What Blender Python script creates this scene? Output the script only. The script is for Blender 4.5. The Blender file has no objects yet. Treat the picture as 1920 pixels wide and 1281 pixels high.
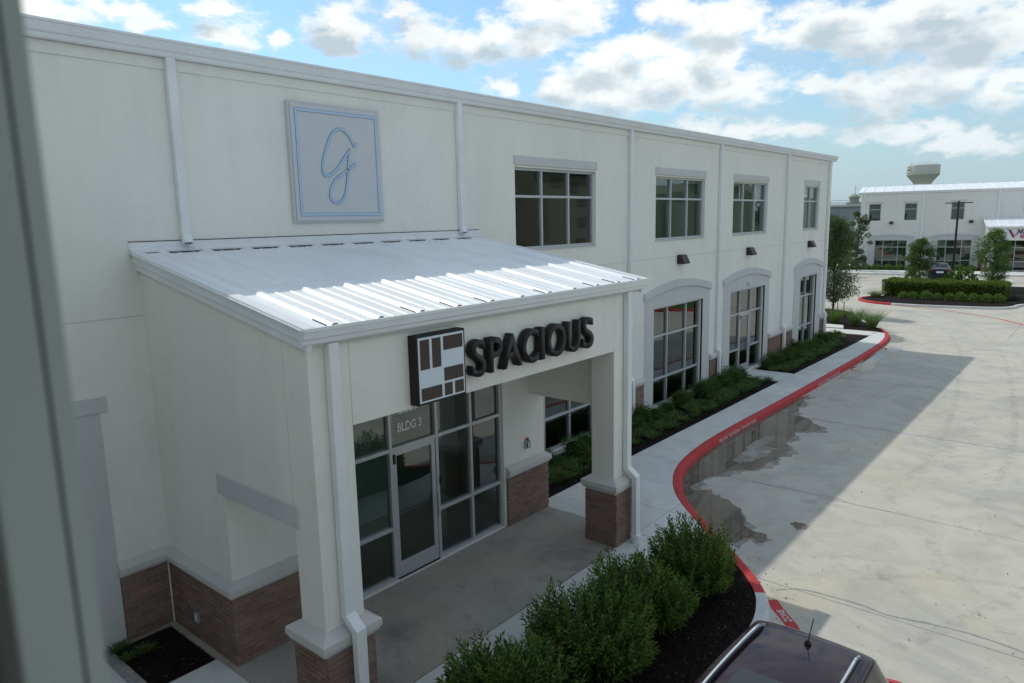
import bpy, bmesh, math, random
import numpy as np
from mathutils import Vector, Matrix, geometry, noise

random.seed(7)
RNG = np.random.default_rng(7)
S = bpy.context.scene
COL = S.collection
R = math.radians

# ------------------------------------------------------------------ camera
CAM = Vector((10.1535, -4.2047, 5.6834))
cam_d = bpy.data.cameras.new('camera')
cam_d.sensor_width = 36.0
cam_d.sensor_fit = 'HORIZONTAL'
cam_d.lens = 36.0 * 1344.6 / 1920.0
cam_d.clip_start = 0.03
cam_d.clip_end = 6000.0
cam = bpy.data.objects.new('camera', cam_d)
COL.objects.link(cam)
_r = Vector((0.76538038, 0.64321255, -0.02169078))
_u = Vector((-0.09088124, 0.1413855, 0.98577418))
_f = Vector((-0.63712909, 0.75252093, -0.16666964))
cam.matrix_world = Matrix(((_r.x, _u.x, -_f.x, CAM.x), (_r.y, _u.y, -_f.y, CAM.y), (_r.z, _u.z, -_f.z, CAM.z), (0, 0, 0, 1)))
S.camera = cam
cam_d.dof.use_dof = True           # the window frame at arm's length is out of focus
cam_d.dof.focus_distance = 14.0
cam_d.dof.aperture_fstop = 3.5

# ------------------------------------------------------------------ light
SUN_DIR = Vector((-5.95, 1.1, 8.32)).normalized()       # towards the sun
SUN_EL = math.asin(SUN_DIR.z)
SUN_AZ = math.atan2(SUN_DIR.x, SUN_DIR.y)               # from +Y, clockwise
sun_d = bpy.data.lights.new('sun', 'SUN')
sun_d.energy = 2.3
sun_d.angle = R(0.6)
sun_d.color = (1.0, 0.95, 0.86)
sun = bpy.data.objects.new('sun', sun_d)
COL.objects.link(sun)
sun.location = (-20, 10, 40)
sun.rotation_euler = (-SUN_DIR).to_track_quat('-Z', 'Y').to_euler()

S.view_settings.view_transform = 'Standard'
S.view_settings.look = 'None'
S.view_settings.gamma = 1.0
S.view_settings.use_curve_mapping = False
S.view_settings.exposure = -0.03


class NT:
    """small helper round a node tree"""
    def __init__(self, tree):
        self.t = tree
        tree.nodes.clear()

    def n(self, typ, ins=None, out=0, **props):
        nd = self.t.nodes.new(typ)
        for k, v in props.items():
            setattr(nd, k, v)
        for k, v in (ins or {}).items():
            s = nd.inputs[k]
            if isinstance(v, bpy.types.NodeSocket):
                self.t.links.new(v, s)
            else:
                s.default_value = v
        return nd.outputs[out] if len(nd.outputs) else None

    def math(self, op, a, b=None, clamp=False):
        i = {0: a}
        if b is not None:
            i[1] = b
        return self.n('ShaderNodeMath', i, operation=op, use_clamp=clamp)

    def vmath(self, op, a, b=None, c=None, out=0):
        i = {0: a}
        if b is not None:
            i[1] = b
        if c is not None:
            i[2] = c
        return self.n('ShaderNodeVectorMath', i, out=out, operation=op)

    def noise(self, vec, scale, detail=4, rough=.55, out=0, dist=0.0):
        return self.n('ShaderNodeTexNoise', {'Vector': vec, 'Scale': scale, 'Detail': detail, 'Roughness': rough, 'Distortion': dist}, out=out)

    def ramp(self, fac, stops, interp='LINEAR'):
        nd = self.t.nodes.new('ShaderNodeValToRGB')
        nd.color_ramp.interpolation = interp
        e = nd.color_ramp.elements
        e.remove(e[1])
        e[0].position = stops[0][0]
        e[0].color = (*stops[0][1], 1)
        for p, c in stops[1:]:
            e.new(p).color = (*c, 1)
        self.t.links.new(fac, nd.inputs[0])
        return nd.outputs[0]

    def mr(self, v, a, b, c=0.0, d=1.0, smooth=True):
        return self.n('ShaderNodeMapRange', {0: v, 1: a, 2: b, 3: c, 4: d}, interpolation_type='SMOOTHSTEP' if smooth else 'LINEAR')

    def mix(self, f, a, b, blend='MIX'):
        nd = self.t.nodes.new('ShaderNodeMix')
        nd.data_type = 'RGBA'
        nd.blend_type = blend
        for idx, v in ((0, f), (6, a), (7, b)):
            if isinstance(v, bpy.types.NodeSocket):
                self.t.links.new(v, nd.inputs[idx])
            else:
                nd.inputs[idx].default_value = (*v, 1) if isinstance(v, tuple) and len(v) == 3 else v
        return nd.outputs[2]

    def pos(self):
        return self.n('ShaderNodeNewGeometry', out=0)


# ------------------------------------------------------------------ world: sky with broken cumulus
CLOUDS = [(1.2567, 0.2361, 0.0736, 0.0167), (1.1771, 0.2485, 0.0402, 0.0134), (1.1425, 0.2333, 0.0268, 0.012), (1.051, 0.23, 0.0415, 0.0187), (1.0671, 0.2552, 0.0469, 0.0134), (0.9847, 0.2305, 0.0147, 0.0147), (0.9147, 0.2453, 0.0435, 0.0281), (0.9268, 0.263, 0.0268, 0.0134), (0.9162, 0.2206, 0.0167, 0.0134), (0.832, 0.2684, 0.0268, 0.0094), (0.806, 0.2316, 0.0502, 0.0268), (0.7573, 0.2252, 0.0602, 0.0254), (0.7147, 0.2404, 0.0402, 0.0201), (0.7093, 0.174, 0.0254, 0.0094), (0.658, 0.2639, 0.0469, 0.0301), (0.6128, 0.2561, 0.0602, 0.0335), (0.6586, 0.2297, 0.0469, 0.0301), (0.6241, 0.1737, 0.0402, 0.0234), (0.5748, 0.1978, 0.0535, 0.0301), (0.5265, 0.2144, 0.0469, 0.0268), (0.5538, 0.1578, 0.0803, 0.0268), (0.4852, 0.1802, 0.0602, 0.0335), (0.4289, 0.1954, 0.0335, 0.0301), (0.4115, 0.1563, 0.0736, 0.0301), (0.4797, 0.2545, 0.0402, 0.0201), (0.4202, 0.2346, 0.0602, 0.0268), (0.3315, 0.2172, 0.0736, 0.0268), (0.2959, 0.225, 0.0602, 0.0268), (0.2431, 0.2073, 0.0803, 0.0335), (0.1941, 0.2122, 0.0736, 0.0335), (0.1361, 0.1931, 0.0736, 0.0402), (0.1846, 0.2273, 0.0937, 0.0201), (0.2566, 0.1441, 0.0402, 0.0301), (0.3050, 0.1530, 0.0268, 0.0167), (0.2329, 0.1299, 0.0402, 0.0268), (0.2004, 0.1446, 0.0602, 0.0301), (0.158, 0.1459, 0.0602, 0.0335), (0.1164, 0.1299, 0.0469, 0.0301), (0.4435, 0.116, 0.0335, 0.012), (0.3904, 0.1066, 0.0469, 0.012), (0.3327, 0.0999, 0.0402, 0.012), (0.2193, 0.0924, 0.0535, 0.0067), (0.153, 0.0756, 0.0535, 0.0067)]
W = bpy.data.worlds.new('World')
S.world = W
W.use_nodes = True
w = NT(W.node_tree)
sky = w.n('ShaderNodeTexSky', sky_type='NISHITA', sun_disc=False, sun_elevation=SUN_EL, sun_rotation=SUN_AZ, air_density=1.25, dust_density=.7, ozone_density=3.0, altitude=20.0)
dirv = w.n('ShaderNodeTexCoord', out=0)
dirn = w.vmath('NORMALIZE', dirv)
sep = w.n('ShaderNodeSeparateXYZ', {0: dirn})
X_, Y_, Z_ = sep, sep.node.outputs[1], sep.node.outputs[2]
az = w.math('ARCTAN2', w.math('MULTIPLY', X_, -1.0), Y_)
el = w.math('ARCSINE', Z_)
ae = w.n('ShaderNodeCombineXYZ', {0: az, 1: el})
d3 = w.vmath('MULTIPLY', dirn, (1.0, 1.0, 1.9))
wob = w.noise(d3, 16.0, 6, .62, out=1)
wob2 = w.vmath('SUBTRACT', wob, (.5, .5, .5))
aew = w.vmath('MULTIPLY_ADD', wob2, (.085, .048, 0), ae)


def cloud_field(vec):
    cur = None
    for (a, e, rx, ry) in CLOUDS:
        q = w.vmath('MULTIPLY', w.vmath('SUBTRACT', vec, (a, e, 0)), (1 / rx, 1 / max(ry, .013), 0))
        l = w.vmath('LENGTH', q, out=1)
        cur = l if cur is None else w.n('ShaderNodeMath', {0: cur, 1: l, 2: .35}, operation='SMOOTH_MIN')
    return w.math('SUBTRACT', 1.25, cur)


blob = cloud_field(aew)
fine = w.noise(d3, 40.0, 8, .60)
mid = w.noise(d3, 13.0, 4, .55)
broad = w.noise(d3, 5.5, 5, .55)
# the same kind of cloud all round the rest of the sky
proj = w.vmath('DIVIDE', dirn, w.n('ShaderNodeCombineXYZ', {0: w.math('ADD', w.math('ABSOLUTE', Z_), .12), 1: w.math('ADD', w.math('ABSOLUTE', Z_), .12), 2: w.math('ADD', w.math('ABSOLUTE', Z_), .12)}))
gen = w.math('MULTIPLY', w.math('SUBTRACT', w.noise(proj, 1.5, 6, .55), .405), 6.0)
inview = w.math('MULTIPLY', w.mr(az, -.05, .1), w.mr(az, 1.3, 1.4, 1.0, 0.0))
inview = w.math('MULTIPLY', inview, w.mr(el, .27, .36, 1.0, 0.0))
dens = w.n('ShaderNodeMix', {0: inview, 2: gen, 3: blob}, data_type='FLOAT')
dens = w.math('ADD', dens, w.math('ADD', w.math('MULTIPLY', w.math('SUBTRACT', fine, .5), 1.6), w.math('MULTIPLY', w.math('SUBTRACT', mid, .5), 1.3)))
alpha = w.mr(dens, .02, .80)
# a cloud is bright along its top and greyer where more cloud lies above
blob_up = cloud_field(w.vmath('ADD', aew, (-.012, .022, 0)))
gen_up = w.math('MULTIPLY', w.math('SUBTRACT', w.noise(w.vmath('MULTIPLY', proj, (.94, .94, 1.0)), 1.5, 4, .55), .405), 6.0)
dens_up = w.n('ShaderNodeMix', {0: inview, 2: gen_up, 3: blob_up}, data_type='FLOAT')
dens_up = w.math('ADD', dens_up, w.math('MULTIPLY', w.math('SUBTRACT', mid, .5), 1.9))
dens_up = w.math('ADD', dens_up, w.math('MULTIPLY', w.math('SUBTRACT', fine, .5), .9))
shade = w.math('ADD', w.mr(dens_up, .25, 1.45), w.math('MULTIPLY', w.math('SUBTRACT', broad, .46), 1.1), clamp=True)
CW = 7.1
ccol = w.mix(shade, (CW * .99, CW * 1.02, CW * 1.01), (CW * .52, CW * .62, CW * .685))
haze = w.mr(el, .0, .2, 1.0, 0.0)
ccol = w.mix(w.math('MULTIPLY', haze, .40), ccol, (CW * .50, CW * .62, CW * .70))
veil = w.mr(w.noise(d3, 9.0, 7, .65), .42, .74, 0.0, .45)
sky = w.mix(1.0, sky, (.76, .93, 1.0), 'MULTIPLY')
skyb = w.mix(veil, sky, (CW * .62, CW * .68, CW * .72))
skyb = w.mix(w.math('MULTIPLY', w.mr(el, -.02, .22, 1.0, 0.0), .82), skyb, (2.85, 3.90, 4.80))
amt = w.math('MULTIPLY', alpha, w.mr(el, -.01, .05))
full = w.mix(w.math('MULTIPLY', amt, w.math('SUBTRACT', 1.0, w.math('MULTIPLY', haze, .25))), skyb, ccol)
bg = w.n('ShaderNodeBackground', {0: full, 1: 0.15})
w.n('ShaderNodeOutputWorld', {0: bg})

# ------------------------------------------------------------------ materials
M = {}


def mk(name):
    m = bpy.data.materials.new(name)
    m.use_nodes = True
    M[name] = m
    return NT(m.node_tree)


def out(t, bsdf, disp=None):
    t.n('ShaderNodeOutputMaterial', {0: bsdf})


def pbsdf(t, col, rough=.6, spec=.5, metal=0.0, normal=None, **kw):
    i = {'Base Color': (*col, 1) if isinstance(col, tuple) else col, 'Roughness': rough, 'Metallic': metal, 'Specular IOR Level': spec}
    if normal is not None:
        i['Normal'] = normal
    for k, v in kw.items():
        i[k] = v
    return t.n('ShaderNodeBsdfPrincipled', i)


def bump(t, h, strength=.3, dist=.01):
    return t.n('ShaderNodeBump', {'Strength': strength, 'Distance': dist, 'Height': h})


def simple(name, col, rough=.6, spec=.5, metal=0.0, var=.0, vscale=3.0, bumps=0.0, bscale=60.0, tint=None, **kw):
    t = mk(name)
    p = t.pos()
    c = (*col, 1)
    if var:
        nz = t.noise(p, vscale, 6, .6)
        lo = tuple(x * (1 - var) for x in (tint or col))
        hi = tuple(min(1, x * (1 + var)) for x in col)
        c = t.ramp(nz, [(.3, lo), (.7, hi)])
    nrm = bump(t, t.noise(p, bscale, 4, .6), bumps, .01) if bumps else None
    if nrm is not None:
        b = pbsdf(t, c if var else col, rough, spec, metal, nrm, **kw)
    else:
        b = pbsdf(t, c if var else col, rough, spec, metal, **kw)
    out(t, b)
    return M[name]


def stucco(name, col, streak=.06):
    t = mk(name)
    p = t.pos()
    n1 = t.noise(p, .55, 5, .6)
    n2 = t.noise(t.vmath('MULTIPLY', p, (1.6, 1.6, .16)), 1.6, 6, .62)     # rain streaks run down
    n3 = t.noise(p, 7.0, 5, .6)
    f = t.math('ADD', t.math('MULTIPLY', n1, .45), t.math('ADD', t.math('MULTIPLY', n2, .35), t.math('MULTIPLY', n3, .2)))
    c = t.ramp(f, [(.36, tuple(x * (1 - streak * 1.7) for x in col)), (.5, col), (.66, tuple(min(1, x * (1 + streak)) for x in col))])
    h = t.math('ADD', t.math('MULTIPLY', t.noise(p, 110, 3, .6), .5), t.math('MULTIPLY', t.noise(p, 2.2, 4, .5), 1.5))
    out(t, pbsdf(t, c, .88, .25, 0, bump(t, h, .35, .008)))


stucco('stucco', (.772, .765, .708), .05)
stucco('stucco_grey', (.555, .565, .565), .035)
stucco('cast_stone', (.56, .545, .52), .07)
stucco('stucco_far', (.70, .69, .65), .04)


def brickmat(name, rnd):
    t = mk(name)
    p = t.pos()
    c = t.ramp(rnd(t), [(0, (.165, .108, .088)), (.35, (.215, .140, .112)), (.7, (.25, .172, .142)), (1, (.19, .132, .114))])
    c = t.mix(t.mr(t.noise(p, 26, 5, .65), .35, .8, 0, .5), c, (.27, .20, .165))
    out(t, pbsdf(t, c, .9, .2, 0, bump(t, t.noise(p, 150, 4, .6), .5, .006)))


brickmat('brick', lambda t: t.n('ShaderNodeObjectInfo', out=5))
brickmat('brick_mass', lambda t: t.n('ShaderNodeNewGeometry', out=8))
simple('mortar', (.40, .34, .30), .95, .1, var=.1, vscale=20, bumps=.4)
simple('white_metal', (.74, .76, .77), .38, .5, var=.05, vscale=2.5)
simple('roof_metal', (.80, .83, .845), .40, .5, metal=.10, var=.07, vscale=1.1)
simple('aluminium', (.52, .55, .57), .38, .5, metal=.45, var=.03)
simple('frame_grey', (.43, .48, .46), .45, .4, var=.04)
simple('dark_gasket', (.02, .02, .022), .6)
simple('bronze', (.035, .027, .022), .5, .4, var=.1)
simple('letter_face', (.036, .032, .032), .55, .4)
simple('letter_return', (.014, .013, .014), .6, .35)
simple('sign_white', (.62, .70, .76), .35, .5)
simple('sign_brown', (.040, .026, .022), .4, .5)
simple('plaque_grey', (.55, .575, .595), .6, .3, var=.03, bumps=.1)
simple('pale_blue', (.42, .57, .72), .35, .5)
simple('deep_blue', (.23, .33, .47), .4, .5)
simple('white_vinyl', (.72, .74, .74), .6, .3)
simple('interior_paint', (.56, .62, .54), .9, .2)
simple('interior_floor', (.16, .14, .12), .7, .3)
simple('interior_dark', (.05, .045, .04), .9, .2)
simple('black_paint', (.012, .012, .014), .4, .5)
simple('galvanised', (.42, .45, .47), .45, .5, metal=.6)
simple('alarm_red', (.45, .06, .04), .5)
simple('chrome', (.72, .73, .75), .12, .5, metal=1.0)
simple('rubber', (.014, .014, .015), .8, .3)
simple('tail_red', (.42, .012, .015), .15, .6)
simple('lamp_clear', (.75, .75, .72), .15, .6)
simple('plate_white', (.7, .7, .68), .5)
simple('tan_wall', (.27, .29, .23), .9, .2, var=.05)
simple('brown_wall', (.19, .19, .15), .9, .2, var=.05)
simple('warehouse_metal', (.26, .30, .31), .6, .4, var=.04)
simple('tank_white', (.62, .62, .58), .5, .4, var=.03, vscale=.2)
simple('navy', (.02, .03, .12), .5)
simple('pink', (.75, .16, .30), .5)
simple('stake_metal', (.10, .09, .07), .7, .3)
simple('logo_green', (.10, .22, .16), .6)
simple('logo_red', (.40, .12, .08), .6)
simple('dead_leaf', (.16, .075, .035), .9, .1, var=.3, vscale=30)


def carpaint(name, col, flake):
    t = mk(name)
    b = pbsdf(t, col, .3, .08, .05)
    b.node.inputs['Coat Weight'].default_value = .85
    b.node.inputs['Coat Roughness'].default_value = .03
    b.node.inputs['Coat IOR'].default_value = 1.34
    out(t, b)


carpaint('car_purple', (.015, .005, .011), .3)
carpaint('car_navy', (.010, .014, .026), .3)
t = mk('car_glass'); out(t, pbsdf(t, (.008, .012, .013), .02, .8))

t = mk('glass')
fr = t.n('ShaderNodeFresnel', {'IOR': 1.75})
lw = t.math('ADD', t.math('MULTIPLY', fr, 1.25), .03, clamp=True)
tr = t.n('ShaderNodeBsdfTransparent', {0: (.40, .51, .46, 1)})
wn = t.n('ShaderNodeTexWhiteNoise', {'W': t.math('MULTIPLY', t.n('ShaderNodeObjectInfo', out=5), 91.0)}, out=1, noise_dimensions='1D')
nn = t.vmath('NORMALIZE', t.vmath('MULTIPLY_ADD', t.vmath('SUBTRACT', wn, (.5, .5, .5)), (.022, .022, .022), bump(t, t.noise(t.pos(), 1.1, 2, .4), .03, .05)))
gl = t.n('ShaderNodeBsdfGlossy', {'Color': (.93, .97, .97, 1), 'Roughness': .004, 'Normal': nn})
out(t, t.n('ShaderNodeMixShader', {0: lw, 1: tr, 2: gl}))


def concrete(name, col, stain=.25, slab_var=.06, stainscale=.5, warm=(1.06, 1.0, .86), dark=(.64, .66, .70)):
    t = mk(name)
    p = t.pos()
    rnd = t.n('ShaderNodeObjectInfo', out=5)
    a = t.noise(p, stainscale, 8, .66, dist=.8)
    b = t.noise(p, stainscale * 3.3, 8, .68, dist=.5)
    c = t.noise(p, 55, 4, .65)
    base = t.ramp(b, [(.28, tuple(x * .80 for x in col)), (.5, col), (.72, tuple(x * 1.10 for x in col))])
    base = t.mix(t.mr(a, .46, .66, 0, stain), base, tuple(x * y for x, y in zip(col, dark)))
    base = t.mix(t.mr(t.noise(t.vmath('ADD', p, (31, 17, 4)), stainscale * 1.3, 6, .62, dist=.8), .50, .70, 0, stain), base, tuple(x * y for x, y in zip(col, warm)))
    # brushed drag marks and tyre scuffs
    dr = t.noise(t.vmath('MULTIPLY', p, (1.1, 7.0, 1)), 2.2, 5, .65, dist=.3)
    base = t.mix(t.mr(dr, .50, .70, 0, .20 * stain + .05), base, tuple(x * .72 for x in col))
    sc = t.noise(t.vmath('ADD', p, (7, 3, 1)), 1.9, 9, .74, dist=.4)
    base = t.mix(t.mr(sc, .57, .645, 0, stain * .9), base, tuple(x * .64 for x in col))
    sp = t.noise(t.vmath('ADD', p, (3, 8, 1)), 14, 6, .75)
    base = t.mix(t.mr(sp, .62, .67, 0, .5), base, tuple(x * .55 for x in col))
    base = t.mix(t.mr(c, .35, .8, 0, .25), base, tuple(x * .72 for x in col))
    k = t.math('ADD', 1 - slab_var, t.math('MULTIPLY', rnd, 2 * slab_var))
    base = t.mix(1.0, base, t.n('ShaderNodeCombineColor', {0: k, 1: k, 2: k}), 'MULTIPLY')
    out(t, pbsdf(t, base, .85, .3, 0, bump(t, c, .18, .006)))


concrete('concrete_drive', (.485, .465, .40), .62, .03, .36)
concrete('concrete_walk', (.60, .61, .58), .20, .05, .5)
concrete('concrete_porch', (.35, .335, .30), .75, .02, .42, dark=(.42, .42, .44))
concrete('concrete_curb', (.56, .57, .55), .25, .05, .8)
simple('joint_dark', (.07, .065, .06), .95, .1, var=.2, vscale=5)
simple('tar', (.27, .27, .265), .7, .3, var=.3, vscale=14)

t = mk('red_paint')
p = t.pos()
c = t.ramp(t.noise(p, 3.0, 6, .65), [(.3, (.40, .030, .035)), (.7, (.52, .050, .052))])
c = t.mix(t.mr(t.noise(p, 22, 8, .7), .56, .64, 0, .8), c, (.26, .045, .04))
c = t.mix(t.mr(t.noise(t.vmath('ADD', p, (5, 9, 2)), 9, 8, .75), .61, .66, 0, .65), c, (.38, .30, .27))
out(t, pbsdf(t, c, .7, .3, 0, bump(t, t.noise(p, 70, 4, .6), .3, .006)))

simple('white_line', (.66, .66, .63), .8, .2, var=.12, vscale=12)
simple('faded_white', (.60, .50, .48), .8, .2, var=.15, vscale=30)

t = mk('puddle')
p = t.pos()
c = t.ramp(t.noise(p, 1.3, 7, .65), [(.3, (.10, .082, .060)), (.55, (.155, .130, .096)), (.75, (.20, .172, .13))])
c = t.mix(t.mr(t.noise(p, 11, 8, .75), .58, .68, 0, .55), c, (.05, .042, .033))
df = t.n('ShaderNodeBsdfDiffuse', {0: c})
gs = t.n('ShaderNodeBsdfGlossy', {'Color': (1, 1, 1, 1), 'Roughness': .012})
out(t, t.n('ShaderNodeMixShader', {0: t.math('MULTIPLY', t.n('ShaderNodeFresnel', {'IOR': 1.33}), .9), 1: df, 2: gs}))

t = mk('damp_concrete')
p = t.pos()
c = t.ramp(t.noise(p, 2.0, 7, .66), [(.3, (.19, .185, .165)), (.7, (.27, .262, .235))])
f = t.mr(t.noise(p, 3.4, 8, .72), .36, .66, .15, .85)
out(t, t.n('ShaderNodeMixShader', {0: f, 1: t.n('ShaderNodeBsdfTransparent'), 2: pbsdf(t, c, .5, .5)}))

t = mk('mulch')
p = t.pos()
c = t.ramp(t.noise(p, 38, 5, .7), [(.3, (.006, .005, .0045)), (.55, (.015, .012, .010)), (.68, (.03, .023, .018)), (.8, (.06, .048, .04))])
out(t, pbsdf(t, c, .95, .1, 0, bump(t, t.noise(p, 60, 4, .7), .7, .02)))
t = mk('mulch_chip')
c = t.ramp(t.n('ShaderNodeNewGeometry', out=8), [(0, (.008, .007, .006)), (.75, (.028, .02, .016)), (.93, (.06, .042, .032)), (1, (.14, .12, .10))])
out(t, pbsdf(t, c, .95, .15))

t = mk('far_ground')
p = t.pos()
c = t.ramp(t.noise(p, .03, 6, .6), [(.35, (.07, .09, .04)), (.6, (.11, .12, .06)), (.8, (.22, .2, .15))])
out(t, pbsdf(t, c, .95, .1))
t = mk('lawn')
p = t.pos()
c = t.ramp(t.noise(p, 3.0, 8, .7), [(.3, (.045, .09, .022)), (.7, (.085, .15, .04))])
out(t, pbsdf(t, c, .95, .1, 0, bump(t, t.noise(p, 80, 3, .6), .8, .04)))


def leafmat(name, stops, trans=.35, gloss=.5):
    t = mk(name)
    r = t.n('ShaderNodeNewGeometry', out=8)
    c = t.ramp(r, stops)
    d = pbsdf(t, c, .48, gloss * .6)
    tl = t.n('ShaderNodeBsdfTranslucent', {0: t.mix(.4, c, (.16, .22, .03))})
    out(t, t.n('ShaderNodeMixShader', {0: trans, 1: d, 2: tl}))


leafmat('leaf_shrub', [(0, (.044, .090, .020)), (.5, (.090, .170, .032)), (.9, (.15, .25, .045)), (1, (.16, .12, .05))])
leafmat('leaf_new', [(0, (.10, .20, .04)), (.6, (.155, .27, .05)), (1, (.22, .29, .07))])
leafmat('leaf_box', [(0, (.036, .085, .024)), (.6, (.066, .15, .034)), (1, (.11, .22, .048))])
leafmat('leaf_strap', [(0, (.04, .09, .022)), (.55, (.075, .155, .038)), (.86, (.14, .24, .08)), (1, (.28, .19, .08))])
leafmat('leaf_fountain', [(0, (.075, .15, .035)), (.6, (.125, .235, .055)), (1, (.24, .28, .12))], .45)
leafmat('leaf_oak', [(0, (.034, .064, .027)), (.6, (.064, .112, .044)), (1, (.11, .165, .07))], .28)
leafmat('leaf_elm', [(0, (.046, .095, .026)), (.6, (.085, .15, .04)), (1, (.13, .205, .06))], .36)
leafmat('leaf_bright', [(0, (.055, .12, .022)), (.6, (.10, .20, .036)), (1, (.16, .26, .055))], .36)
leafmat('leaf_hedge', [(0, (.045, .090, .012)), (.5, (.105, .175, .022)), (1, (.22, .27, .04))], .32)
leafmat('leaf_pale', [(0, (.10, .15, .06)), (.6, (.18, .24, .11)), (1, (.28, .32, .18))], .35)
leafmat('leaf_grey', [(0, (.03, .045, .03)), (.6, (.05, .07, .05)), (1, (.08, .09, .07))], .3)
simple('bark', (.085, .072, .056), .95, .1, var=.25, vscale=12, bumps=.6, bscale=40)
simple('stem', (.040, .038, .02), .9, .2)
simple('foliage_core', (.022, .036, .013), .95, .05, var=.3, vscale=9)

t = mk('brick_far')
p = t.n('ShaderNodeTexCoord', out=3)
bt = t.n('ShaderNodeTexBrick', {'Vector': t.n('ShaderNodeMapping', {0: p, 2: (math.pi / 2, 0, 0)}), 'Color1': (.22, .125, .1, 1), 'Color2': (.17, .09, .07, 1), 'Mortar': (.33, .28, .24, 1), 'Scale': 1.0, 'Mortar Size': .008, 'Brick Width': .203, 'Row Height': .0677})
out(t, pbsdf(t, bt, .9, .2))


# ------------------------------------------------------------------ mesh helpers
class MB:
    def __init__(self):
        self.v, self.f = [], []

    def add(self, vs, fs):
        b = len(self.v)
        self.v += [tuple(x) for x in vs]
        self.f += [tuple(i + b for i in f) for f in fs]
        return self

    def box(self, x0, x1, y0, y1, z0, z1):
        x0, x1 = min(x0, x1), max(x0, x1); y0, y1 = min(y0, y1), max(y0, y1); z0, z1 = min(z0, z1), max(z0, z1)
        return self.add([(x0, y0, z0), (x1, y0, z0), (x1, y1, z0), (x0, y1, z0), (x0, y0, z1), (x1, y0, z1), (x1, y1, z1), (x0, y1, z1)],
                        [(0, 3, 2, 1), (4, 5, 6, 7), (0, 1, 5, 4), (1, 2, 6, 5), (2, 3, 7, 6), (3, 0, 4, 7)])

    def prism(self, poly, lo, hi, axis='z'):
        n = len(poly)
        def pt(p, h):
            return {'z': (p[0], p[1], h), 'y': (p[0], h, p[1]), 'x': (h, p[0], p[1])}[axis]
        vs = [pt(p, lo) for p in poly] + [pt(p, hi) for p in poly]
        fs = [(i, (i + 1) % n, n + (i + 1) % n, n + i) for i in range(n)]
        fs += [tuple(range(n - 1, -1, -1)), tuple(range(n, 2 * n))]
        return self.add(vs, fs)

    def sweep(self, prof, path, up=(0, 0, 1), closed=False, cap=True, ring=True):
        """prof: (side, up) points; side is to the right of travel"""
        up = Vector(up)
        P = [Vector(p) for p in path]
        n = len(P)
        rows = []
        for i in range(n):
            a = P[i - 1] if (i > 0 or closed) else None
            b = P[(i + 1) % n] if (i < n - 1 or closed) else None
            d1 = (P[i] - a).normalized() if a is not None else None
            d2 = (b - P[i]).normalized() if b is not None else None
            if d1 is None: d1 = d2
            if d2 is None: d2 = d1
            d = (d1 + d2).normalized()
            side = d.cross(up).normalized()
            u2 = side.cross(d).normalized()
            k = 1.0 / max(.35, d.dot(d1))
            rows.append([P[i] + side * (s * k) + u2 * t for s, t in prof])
        m = len(prof)
        vs = [v for r in rows for v in r]
        fs = []
        rng = range(n if closed else n - 1)
        for i in rng:
            j = (i + 1) % n
            for q in range(m if ring else m - 1):
                q2 = (q + 1) % m
                fs.append((i * m + q, j * m + q, j * m + q2, i * m + q2))
        if cap and not closed and ring:
            fs.append(tuple(range(m)))
            fs.append(tuple((n - 1) * m + q for q in range(m - 1, -1, -1)))
        return self.add(vs, fs)

    def tube(self, path, rad, n=8, cap=True):
        P = [Vector(p) for p in path]
        if not isinstance(rad, (list, tuple)):
            rad = [rad] * len(P)
        ref = Vector((0, 0, 1))
        rows = []
        for i, p in enumerate(P):
            d = (P[min(i + 1, len(P) - 1)] - P[max(i - 1, 0)]).normalized()
            if abs(d.dot(ref)) > .95:
                ref = Vector((1, 0, 0)) if abs(d.x) < .9 else Vector((0, 1, 0))
            s = d.cross(ref).normalized(); u = s.cross(d)
            rows.append([p + (s * math.cos(2 * math.pi * k / n) + u * math.sin(2 * math.pi * k / n)) * rad[i] for k in range(n)])
        vs = [v for r in rows for v in r]
        fs = []
        for i in range(len(P) - 1):
            for k in range(n):
                k2 = (k + 1) % n
                fs.append((i * n + k, i * n + k2, (i + 1) * n + k2, (i + 1) * n + k))
        if cap:
            fs.append(tuple(range(n - 1, -1, -1)))
            fs.append(tuple((len(P) - 1) * n + k for k in range(n)))
        return self.add(vs, fs)

    def lathe(self, prof, n=24, c=(0, 0, 0)):
        vs = []
        for r, z in prof:
            for k in range(n):
                a = 2 * math.pi * k / n
                vs.append((c[0] + r * math.cos(a), c[1] + r * math.sin(a), c[2] + z))
        fs = []
        for i in range(len(prof) - 1):
            for k in range(n):
                k2 = (k + 1) % n
                fs.append((i * n + k, i * n + k2, (i + 1) * n + k2, (i + 1) * n + k))
        fs.append(tuple(range(n - 1, -1, -1)))
        fs.append(tuple((len(prof) - 1) * n + k for k in range(n)))
        return self.add(vs, fs)

    def mesh(self, name, mat, smooth=0, fix=True):
        me = bpy.data.meshes.new(name)
        me.from_pydata([tuple(v) for v in self.v], [], self.f)
        if fix:
            bm = bmesh.new(); bm.from_mesh(me)
            bmesh.ops.recalc_face_normals(bm, faces=bm.faces)
            bm.to_mesh(me); bm.free()
        if mat is not None:
            me.materials.append(M[mat] if isinstance(mat, str) else mat)
        if smooth:
            me.shade_smooth()
            me.set_sharp_from_angle(angle=R(smooth))
        return me

    def build(self, name, mat, parent=None, smooth=0, bevel=0, fix=True, **props):
        return obj(name, self.mesh(name, mat, smooth, fix), parent, bevel, **props)


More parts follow.
